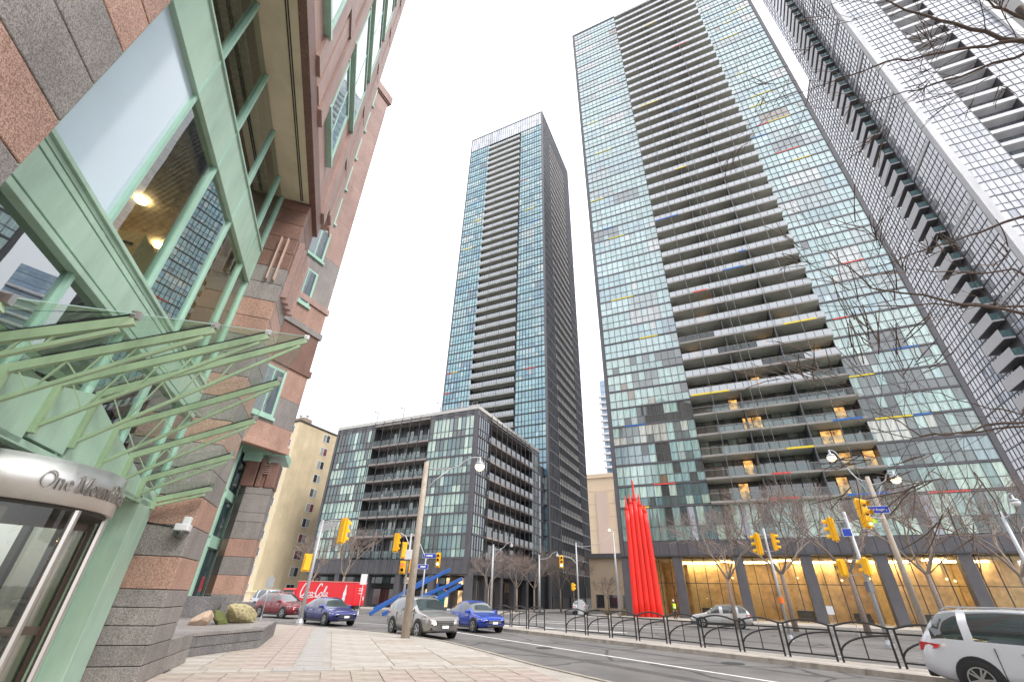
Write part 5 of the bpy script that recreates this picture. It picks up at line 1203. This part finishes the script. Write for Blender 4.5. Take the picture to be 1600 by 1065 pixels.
# ================================================================ CARS
def lerpt(tab, x):
    for i in range(len(tab)-1):
        if x <= tab[i+1][0]:
            f = (x-tab[i][0])/(tab[i+1][0]-tab[i][0]); f = max(0,min(1,f)); return tab[i][1]+(tab[i+1][1]-tab[i][1])*f
    return tab[-1][1]
def smooth_tab(tab, x, e=.012): return sum(lerpt(tab, min(.5,max(-.5,x+d*e))) for d in (-2,-1,0,1,2))/5
def car(label, base, rz, paint, kind='suv', z0=RZ, L=4.6, W=1.84, H=1.66, group=None, name='car'):
    t = thing(name, label, 'car', (*base,z0), rz, group); hw = W/2; suv = kind == 'suv'
    if suv:
        top = [(-.5,.78),(-.492,1.0),(-.47,1.12),(-.435,1.36),(-.40,H-.09),(-.33,H-.025),(-.15,H),(.0,H-.02),(.06,H-.075),(.235,1.07),(.27,1.02),(.38,.955),(.45,.87),(.485,.76),(.5,.62)]
        belt = [(-.5,.98),(-.4,1.07),(.0,1.01),(.235,.98),(.5,.80)]; sx = (-.425,.205); wsr = (.065,.232); rwr = (-.462,-.402)
    else:
        top = [(-.5,.70),(-.495,.86),(-.475,.945),(-.37,.985),(-.33,1.02),(-.19,H-.10),(-.10,H-.015),(-.02,H),(.05,H-.04),(.10,H-.11),(.25,.925),(.285,.885),(.40,.80),(.46,.72),(.49,.60),(.5,.50)]
        belt = [(-.5,.86),(-.35,.94),(.0,.90),(.24,.86),(.5,.66)]; sx = (-.30,.215); wsr = (.085,.247); rwr = (-.325,-.185)
    wid = [(-.5,.80),(-.485,.90),(-.45,.965),(-.35,.99),(-.1,1.0),(.2,1.0),(.34,.985),(.42,.94),(.465,.86),(.49,.74),(.5,.62)]
    sil = [(-.5,.40),(-.47,.33),(-.40,.24),(.38,.22),(.46,.27),(.5,.36)]
    N = 56; xs = [-.5+i/N for i in range(N+1)]; V = []; rows_ = 10
    for x in xs:
        zt, zb, zs, k = smooth_tab(top,x), smooth_tab(belt,x), smooth_tab(sil,x), smooth_tab(wid,x,.006)
        zb = min(zb, zt-.035); w_ = hw*k; c = max(0,min(1,(zt-zb-.10)/.35))
        ym, yr = .93-.03*c, .80-.10*c
        half = [(0,zs),(.80*w_,zs),(.96*w_,zs+.07),(w_,zs+.24),(.998*w_,zs+.62*(zb-zs)),(.965*w_,zb),(ym*w_,zb+(zt-zb)*.55),(yr*w_,zt-.035-.02*c),(.50*w_,zt-.010),(0,zt)]
        V.append([(x*L,y,z) for y,z in half] + [(x*L,-y,z) for y,z in reversed(half[1:-1])])
    n = len(V[0]); F = {'body':[],'windscreen':[],'rear_window':[],'sideL':[],'sideR':[]}
    bp = (-.045,.0) if suv else (-.06,-.02); cp = (-.30,-.27) if suv else (9,9)
    for i in range(N):
        xm = (xs[i]+xs[i+1])/2
        for k in range(n):
            k2 = (k+1) % n; kk = k if k < 9 else n-1-k
            key = 'body'
            if kk in (7,8):
                if wsr[0] < xm < wsr[1]: key = 'windscreen'
                elif rwr[0] < xm < rwr[1]: key = 'rear_window'
            elif kk in (5,6) and sx[0] < xm < sx[1] and not (bp[0] < xm < bp[1]) and not (cp[0] < xm < cp[1]):
                f = (smooth_tab(top,xm)-smooth_tab(belt,xm))
                if kk == 5 or (f > .33 and sx[0]+.02 < xm < sx[1]-.05): key = 'sideL' if k < 9 else 'sideR'
            F[key].append((i*n+k, i*n+k2, (i+1)*n+k2, (i+1)*n+k))
    F['body'] += [tuple(reversed(range(n))), tuple(N*n+k for k in range(n))]
    flat = [p for r_ in V for p in r_]
    for key, fs in F.items():
        used = sorted({v for f in fs for v in f}); mp_ = {v:i for i, v in enumerate(used)}
        m = MB(); m.v = [flat[v] for v in used]; m.f = [tuple(mp_[v] for v in f) for f in fs]
        m.build('body' if key == 'body' else ('side_window' if key.startswith('side') else key), paint if key == 'body' else mt['carglass'], t, smooth=True, fix=True)
    zf = smooth_tab(top,.47); zbm = lerpt(belt,.0)
    for sy in (-1,1):
        def yb(x, a, b): lo, hi = sorted((sy*a, sy*b)); return lo, hi
        m = MB(); q = yb(0,hw*.93,hw+.15); m.box(sx[1]*L-.30,sx[1]*L-.12,q[0],q[1],zbm-.01,zbm+.13); m.build('mirror', paint, t, bevel=.035)
        for xd in (-.10*L,.14*L):
            q = yb(0,hw*.97,hw+.012); m = MB(); m.box(xd-.10,xd+.10,q[0],q[1],zbm-.16,zbm-.125); m.build('door_handle', mt['chrome'], t, bevel=.01)
        for xd in (-.205*L,-.025*L,.195*L):
            q = yb(0,hw*.95,hw+.003); m = MB(); m.box(xd-.006,xd+.006,q[0],q[1],.36,zbm-.07); m.build('door_gap', mt['trim'], t)
        q = yb(0,hw*.9,hw+.006); m = MB(); m.box(-.21*L,.22*L,q[0],q[1],.21,.31); m.build('sill_trim', mt['trim'], t, bevel=.02)
        for xw_ in (-.295*L,.305*L):
            r_ = .345 if suv else .32
            m = MB(); pts = []
            m.lathe([(.02,-.05),(r_+.06,-.05),(r_+.06,.006),(.02,.006)] if sy > 0 else [(.02,-.006),(r_+.06,-.006),(r_+.06,.05),(.02,.05)],28,(xw_,sy*hw*.998,r_+.02),'y'); m.build('wheel_arch', mt['trim'], t, fix=True)
            m = MB(); pr = [(r_*.60,-.10),(r_*.92,-.11),(r_,-.085),(r_,.085),(r_*.92,.11),(r_*.60,.10)]; m.lathe(pr,28,(xw_,sy*(hw-.09),r_),'y'); wh = m.build('wheel', mt['tyre'], t, fix=True, smooth=True)
            m = MB(); yy = sy*(hw+.008); e = sy
            m.lathe([(r_*.67,-.03*e),(r_*.67,.012*e),(r_*.60,.014*e),(r_*.585,-.02*e)],28,(xw_,yy,r_),'y'); m.build('rim', mt['rim'], wh, fix=True)
            m = MB(); m.lathe([(r_*.6,-.045*e),(r_*.6,-.04*e)],24,(xw_,yy,r_),'y'); m.build('brake_shadow', mt['trim'], wh, fix=True)
            m = MB()
            for k in range(10):
                a = R(36*k+(7 if k % 2 else -7)+10); m.beam((xw_+.04*math.cos(a),yy,r_+.04*math.sin(a)),(xw_+r_*.62*math.cos(a),yy,r_+r_*.62*math.sin(a)),.032,.022,(0,1,0))
            m.lathe([(.055,-.01),(.05,.018)],12,(xw_,yy,r_),'y'); m.build('spokes', mt['rim'], wh, fix=True)
        ym = lambda x: hw*smooth_tab(wid,x,.006)
        m = MB(); z1_, z2_ = zf-.16, zf-.03
        m.hull([(L*.395,sy*(ym(.395)-.03),z1_+.03),(L*.462,sy*(ym(.462)-.04),z1_),(L*.487,sy*hw*.52,z1_+.01),(L*.46,sy*hw*.5,z1_-.0)],[(L*.385,sy*(ym(.385)+.004),z2_+.05),(L*.455,sy*(ym(.455)+.006),z2_+.02),(L*.494,sy*hw*.52,z2_-.03),(L*.46,sy*hw*.5,z2_)]); m.build('headlight', mt['head'], t, fix=True)
        zr = lerpt(belt,-.47); m = MB(); o_ = .018
        m.hull([(-L*.505,sy*hw*.46,zr-.19),(-L*.492,sy*(ym(-.492)+.02),zr-.2),(-L*.415,sy*(ym(-.415)+.014),zr-.13),(-L*.43,sy*hw*.6,zr-.13)],[(-L*.502,sy*hw*.46,zr-.06),(-L*.484,sy*(ym(-.484)+.016),zr-.02),(-L*.40,sy*(ym(-.40)+.01),zr-.06),(-L*.43,sy*hw*.6,zr-.06)]); m.build('tail_light', mt['tail'], t, fix=True)
        q = yb(0,hw*.48,hw*.74); m = MB(); m.box(L*.465,L*.494,q[0],q[1],.36,.47); m.build('fog_light', mt['trim'], t, bevel=.02)
        if suv:
            m = MB(); m.tube([(-.36*L,sy*hw*.66,H-.05),(-.33*L,sy*hw*.66,H+.02),(-.0*L,sy*hw*.66,H+.025),(.04*L,sy*hw*.66,H-.05)],.018,6); m.build('roof_rail', mt['galv'], t)
    m = MB(); m.box(L*.47,L*.503,-hw*.48,hw*.48,zf-.26,zf-.08); gr = m.build('grille', mt['trim'], t, bevel=.03)
    for z in (zf-.21,zf-.15,zf-.10): MB().box(L*.501,L*.506,-hw*.45,hw*.45,z,z+.018).build('grille_bar', mt['chrome'], gr)
    MB().box(L*.46,L*.502,-hw*.55,hw*.55,.27,.38).build('lower_grille', mt['trim'], t, bevel=.03)
    MB().box(L*.503,L*.51,-.16,.16,.42,.53).build('number_plate', mt['signw'], t); MB().box(-L*.509,-L*.5,-.16,.16,.70,.82).build('number_plate', mt['signw'], t)
    MB().box(-L*.503,-L*.46,-hw*.74,hw*.74,.30,.50).build('rear_bumper', mt['trim'], t, bevel=.04)
    return t
car('silver grey suv driving towards the camera beside the tan lamp post', (-3.95,24.8), R(-54), PAINT('paint_silver_grey',(.33,.31,.29),.6), 'suv', H=1.62)
car('bright blue hatchback driving towards the fence beside the silver grey suv', (-1.75,29.6), R(-55), PAINT('paint_blue',(.008,.05,.42),.3), 'sedan', L=4.4, W=1.75, H=1.50)
car('dark blue sedan in the road in front of the red truck', (-10.9,31.7), R(-43), PAINT('paint_navy',(.025,.03,.20),.35), 'sedan', L=4.6, W=1.80, H=1.44)
car('dark red suv passing the planter near the brick building', (-16.7,38.5), R(-32), PAINT('paint_red',(.22,.012,.02),.35), 'suv', H=1.6)
car('silver crossover with red tail lights in front of the lit lobby', (17.6,41.6), R(157), PAINT('paint_silver',(.55,.54,.52),.6), 'suv', L=4.6, H=1.60)
car('white suv leaving at the right edge of the picture in front of the fence', (12.0,11.15), R(-54), PAINT('paint_white',(.62,.63,.66),.1), 'suv', L=4.7, H=1.68)
car('small white car parked far down the side street beside the beige wing', (10.7,71.5), R(75), mt['white'], 'suv', L=4.4, H=1.6)
car('white car parked against the brick building, nearest the striped pier', (-25.8,47.5), R(-30), bpy.data.materials['paint_white'], 'sedan', L=4.5, H=1.45)
car('white van like car parked behind the dark red suv', (-24.5,53.5), R(-28), bpy.data.materials['paint_white'], 'suv', L=4.9, H=1.85)

# ================================================================ PERSON IN A HIGH VISIBILITY VEST
def person(label, base, rz):
    t = thing('person', label, 'person', (*base,0), rz)
    me = bpy.data.meshes.new('body'); J = [(0,0,.98,.15),(0,0,1.18,.15),(0,0,1.38,.17),(0,0,1.50,.06),(0,0,1.58,.055),(0,.01,1.68,.095),(0,.0,1.78,.07),
        (.20,0,1.40,.065),(.26,.02,1.14,.05),(.24,-.10,.92,.04),(.24,-.13,.84,.04),(-.20,0,1.40,.065),(-.27,.02,1.14,.05),(-.26,-.08,.92,.04),(-.26,-.11,.84,.04),
        (.10,0,.90,.10),(.11,-.02,.50,.07),(.12,.02,.09,.05),(.12,-.13,.04,.045),(-.10,0,.90,.10),(-.12,.0,.50,.07),(-.13,.05,.09,.05),(-.13,-.10,.04,.045)]
    E = [(0,1),(1,2),(2,3),(3,4),(4,5),(5,6),(2,7),(7,8),(8,9),(9,10),(2,11),(11,12),(12,13),(13,14),(0,15),(15,16),(16,17),(17,18),(0,19),(19,20),(20,21),(21,22)]
    me.from_pydata([j[:3] for j in J], E, []); me.materials.append(mt['trouser']); o = bpy.data.objects.new('body', me); COL.objects.link(o); o.parent = t
    sk = o.modifiers.new('skin','SKIN'); ss = o.modifiers.new('sub','SUBSURF'); ss.levels = 1; ss.render_levels = 1
    for i, j in enumerate(J): me.skin_vertices[0].data[i].radius = (j[3], j[3]*.8)
    me.skin_vertices[0].data[0].use_root = True
    mb = MB(); mb.lathe([(.19,.95),(.20,1.15),(.225,1.36),(.15,1.47)],14); v = mb.build('vest', mt['hivis'], t, smooth=True)
    mb = MB(); mb.lathe([(.206,1.08),(.214,1.14)],14); mb.build('reflective_band', mt['signw'], v)
    mb = MB(); mb.lathe([(.03,1.58),(.075,1.61),(.092,1.68),(.08,1.76),(.03,1.80)],12,(0,-.012,0)); mb.build('face', mt['skin'], t, smooth=True)
    mb = MB(); mb.lathe([(.105,1.74),(.11,1.76),(.10,1.80),(.06,1.85),(.01,1.865)],12,(0,.0,0)); mb.build('hard_hat', mt['white'], t, smooth=True)
    for s in (-1,1): 
        mb = MB(); mb.lathe([(.008,-.008),(.01,.0),(.008,.008)],8,(s*.032,-.105,1.695)); mb.build('eye', mt['black'], t)
    mb = MB(); mb.beam((0,-.10,1.69),(0,-.12,1.655),.02,.02); mb.build('nose', mt['skin'], t)
    for s in (-1,1):
        hb = MB(); px = s*.25
        hb.box(px-.035,px+.035,-.145,-.105,.77,.86)
        for k in range(4): hb.tube([(px-.027+k*.018,-.125,.78),(px-.027+k*.018,-.13,.74-.006*(1 if k in (1,2) else 0)),(px-.027+k*.018,-.115,.705-.012*(1 if k in (1,2) else 0))],.009,5)
        hb.tube([(px-s*.03,-.12,.84),(px-s*.055,-.14,.80),(px-s*.05,-.15,.765)],.010,5); hb.build('hand', mt['skin'], t)
    return t
person('worker in a yellow green vest and white hard hat standing beside the red sculpture', (18.7,55.9), R(30))

# ================================================================ TREES
def grow(mb, tw, p, d, L, r, depth, rnd, spread=.55, up=.12, minr=.006):
    n = 3; pts = [p]; q = Vector(p); dd = Vector(d)
    for i in range(n):
        dd = (dd + Vector((rnd.gauss(0,.13),rnd.gauss(0,.13),rnd.gauss(0,.08)+up*.25))).normalized(); q = q + dd*L/n; pts.append(tuple(q))
    tgt = mb if depth > 2 else tw
    tgt.tube(pts, [r*(1-.35*i/n) for i in range(n+1)], 6 if r > .04 else (4 if r > .015 else 3), caps=False)
    if depth <= 0: return
    k = 3 if depth > 3 else rnd.choice((3,4))
    for j in range(k):
        f = .45+.55*(j+1)/k if depth < 5 else .6+.4*(j+1)/k
        i = min(int(f*n), n-1); b = Vector(pts[i]).lerp(Vector(pts[i+1]), f*n-i)
        ax = Vector((rnd.gauss(0,1),rnd.gauss(0,1),rnd.gauss(0,.45))).normalized()
        nd = (dd + ax*spread*rnd.uniform(.7,1.5)).normalized()
        grow(mb, tw, tuple(b), nd, L*rnd.uniform(.62,.82), max(minr, r*rnd.uniform(.5,.66)), depth-1, rnd, spread, up)
def tree(name, label, base, h, seed, group, depth=6, z0=0.0, r=None, lean=(0,0)):
    rnd = random.Random(seed); t = thing(name, label, 'tree', (*base,z0), 0, group); tr = MB(); br = MB(); tw = MB(); r = r or h*.014
    th = h*.34; tr.tube([(0,0,0),(lean[0]*.3,lean[1]*.3,th*.5),(lean[0],lean[1],th)],[r*1.35,r*1.05,r*.9],10); tr.build('trunk', mt['bark'], t, smooth=True)
    for k in range(4):
        a = k*1.57+rnd.uniform(-.4,.4); d = Vector((math.cos(a)*.75,math.sin(a)*.75,1)).normalized()
        grow(br, tw, (lean[0],lean[1],th-.15*rnd.random()), d, h*.24, r*.6, depth-1, rnd)
    br.build('branches', mt['bark'], t); tw.build('crown', mt['twig'], t, kind='stuff')
    return t
for i, (x, y, h) in enumerate(((17.0,37.6,9.4),(20.6,36.4,10.6),(24.0,34.0,10.8),(27.6,31.8,10.4),(31.2,29.4,10.0))):
    tree('bare_tree', 'bare street tree before the lit lobby, ' + ('nearest the red sculpture','second from the red sculpture','middle of the row','second from the right edge','farthest right')[i], (x,y), h, 100+i, 'bare trees before the lobby', 6)
for i, (x, y, h) in enumerate(((-2.2,66.5,7.4),(1.6,68,8.2),(4.2,72,8.4),(8.2,74,8.4),(11.0,80,8.6))):
    tree('bare_tree', 'bare street tree beside the shops of the dark block, ' + ('at its corner','second from its corner','third from its corner','fourth from its corner','farthest from its corner')[i], (x,y), h, 200+i, 'bare trees beside the dark block', 6)
tree('bare_tree', 'bare tree between the brick building and the dark block, behind the red truck', (-21.0,64.5), 10.5, 301, None, 6)
tree('bare_tree', 'thin bare tree at the foot of the brick building', (-24.0,62.0), 9.0, 302, None, 5)
tree('bare_tree', 'small bare tree beside the beige wing', (15.2,74.0), 5.6, 303, None, 5)
LIMBS = [
 (0.038,[(5.75,2.33,6.8),(5.59,2.45,7.21),(5.42,2.56,7.81),(5.24,2.66,8.34),(5.09,2.71,8.74),(4.96,2.72,9.24)]),
 (0.028,[(5.77,2.3,6.87),(5.51,2.44,7.11),(5.25,2.57,7.25),(4.96,2.73,7.37),(4.66,2.88,7.49),(4.23,3.18,7.6),(3.62,3.6,7.76)]),
 (0.024,[(5.76,2.33,6.82),(5.49,2.59,6.95),(5.2,2.85,7.04),(4.92,3.06,7.15),(4.54,3.38,7.36)]),
 (0.034,[(5.92,2.3,7.12),(5.75,2.35,7.68),(5.61,2.31,7.92)]),
 (0.019,[(5.24,2.92,4.92),(4.86,3.25,4.91),(4.59,3.37,4.85),(4.24,3.57,4.8),(3.91,3.7,4.72)]),
 (0.021,[(4.95,3.27,3.83),(4.64,3.43,4.1),(4.29,3.61,4.33),(3.95,3.73,4.54),(3.71,3.75,4.92),(3.52,3.7,5.11)]),
 (0.014,[(4.77,3.42,4.08),(4.35,3.62,4.24),(3.87,3.84,4.35),(3.43,3.96,4.42)]),
 (0.017,[(5.03,3.15,4.18),(4.82,3.22,4.35),(4.49,3.44,4.52),(4.23,3.55,4.65)]),
 (0.018,[(4.64,3.48,2.93),(4.36,3.61,2.94),(4.05,3.75,2.89),(3.79,3.82,2.88),(3.62,3.79,3.0),(3.42,3.8,3.13)]),
 (0.015,[(4.62,3.5,2.87),(4.32,3.65,2.89),(4.02,3.78,2.9),(3.74,3.87,2.89),(3.42,3.98,3.0)]),
 (0.012,[(4.82,3.35,3.46),(4.52,3.55,2.99),(4.31,3.61,3.08),(4.06,3.71,3.24),(3.81,3.8,3.34)]),
]

NT = thing('bare_tree', 'near bare tree whose dark branches reach in from the upper right edge', 'tree', (6.35,2.25,0))
def lt(p): return (p[0]-6.35, p[1]-2.25, p[2])
tr = MB(); tr.tube([(0,0,0),(.03,.02,2.0),(-.1,.1,3.6),(-.25,.15,5.2),(-.45,.1,6.6),(-.5,.05,7.6)],[.17,.14,.12,.09,.07,.04],10); tr.build('trunk', mt['bark2'], NT, smooth=True)
rnd = random.Random(9); br = MB(); tw = MB()
attach = {9.7:7}
for r, pts in LIMBS:
    q = [lt(p) for p in pts]; z = q[0][2]; zt_ = max(1.6, min(7.4, z-.6)); s = (zt_-2.0)/5.6
    a = Vector((-.5*max(0,s),.1,zt_)); full = [tuple(a)] + q
    # smooth path
    path = []
    for i in range(len(full)-1):
        for k in range(3):
            p = Vector(full[i]).lerp(Vector(full[i+1]), k/3); path.append(tuple(p+Vector((rnd.gauss(0,.012),rnd.gauss(0,.012),rnd.gauss(0,.012)))))
    path.append(full[-1]); n = len(path)
    br.tube(path, [max(.003, r*.78*(1.15-1.0*i/n)) for i in range(n)], 6)
    for i in range(3, n):
        for _ in range(1 if i < n-3 else 2):
            if rnd.random() < (.6 if z > 6 else .36):
                d = (Vector(path[i])-Vector(path[i-1])).normalized(); ax = Vector((rnd.gauss(0,1),rnd.gauss(0,1),rnd.gauss(0,1))).normalized()
                grow(tw, tw, path[i], (d+ax*.9).normalized(), rnd.uniform(.3,.75), max(.0026, r*.16), rnd.choice((1,1,2)), rnd, .5, .0, .0016)
br.build('branches', mt['bark2'], NT, smooth=True); tw.build('twigs', mt['bark2'], NT, kind='stuff')
# overhead service cable between the signal pole and the utility pole
cb_ = MB(); a, b = Vector((8.7,59.4,7.3)), Vector((13.7,60.5,8.9)); cb_.tube([tuple(a.lerp(b,i/12)-Vector((0,0,.5*math.sin(math.pi*i/12)))) for i in range(13)],.02,5)
tag(cb_.build('overhead_cable', mt['galv']), 'thin cable strung between the tall signal pole and the utility pole', 'cable')
# shrubs at the foot of the beige wing
for i, (x, y) in enumerate(((13.0,64.6),(14.6,64.0),(15.6,66.5))):
    t = thing('shrub', 'low brown winter shrub near the utility pole, ' + ('left','middle','right')[i], 'shrub', (x,y,0), 0, 'shrubs by the utility pole'); rnd = random.Random(i); s_ = MB()
    for k in range(60):
        a = rnd.uniform(0,6.28); e = rnd.uniform(.2,1.2); L_ = rnd.uniform(.5,1.2); d = Vector((math.cos(a)*math.cos(e),math.sin(a)*math.cos(e),math.sin(e))); s_.tube([(0,0,.0),tuple(d*L_*.6),tuple(d*L_+Vector((rnd.gauss(0,.1),rnd.gauss(0,.1),0)))],[.012,.01,.006],3)
        p = d*L_*rnd.uniform(.5,1); w_ = .09; s_.quad((p.x-w_,p.y,p.z),(p.x,p.y-w_,p.z+.03),(p.x+w_,p.y,p.z+.05),(p.x,p.y+w_,p.z))
    s_.build('foliage', MAT('winter_shrub_%d' % i,(.22,.15,.06),.95,var=.4,vs=6), t)

for i, (x, y, r_) in enumerate(((1.6,20.6,.33),(7.4,17.2,.36),(3.0,33.5,.33))):
    m = MB(); m.lathe([(r_,RZ+.004),(r_,RZ+.012),(r_-.04,RZ+.014)],24,(x,y,0)); t = tag(m.build('manhole_cover', mt['dark']), 'round iron manhole cover in the road, ' + ('nearest the kerb','beside the white lane line','beyond the fence')[i], 'manhole cover', 'manhole covers in the road')
for a, b, w_ in (((-1,22.5),(5.5,12.2),.5),((2.2,24.5),(8.6,14.6),.35),((6.5,36),(15,24.5),.9),((-9,35),(3,31),.7)): strip(a, b, w_, 'asphalt_patch', RZ+.002, 'patch')
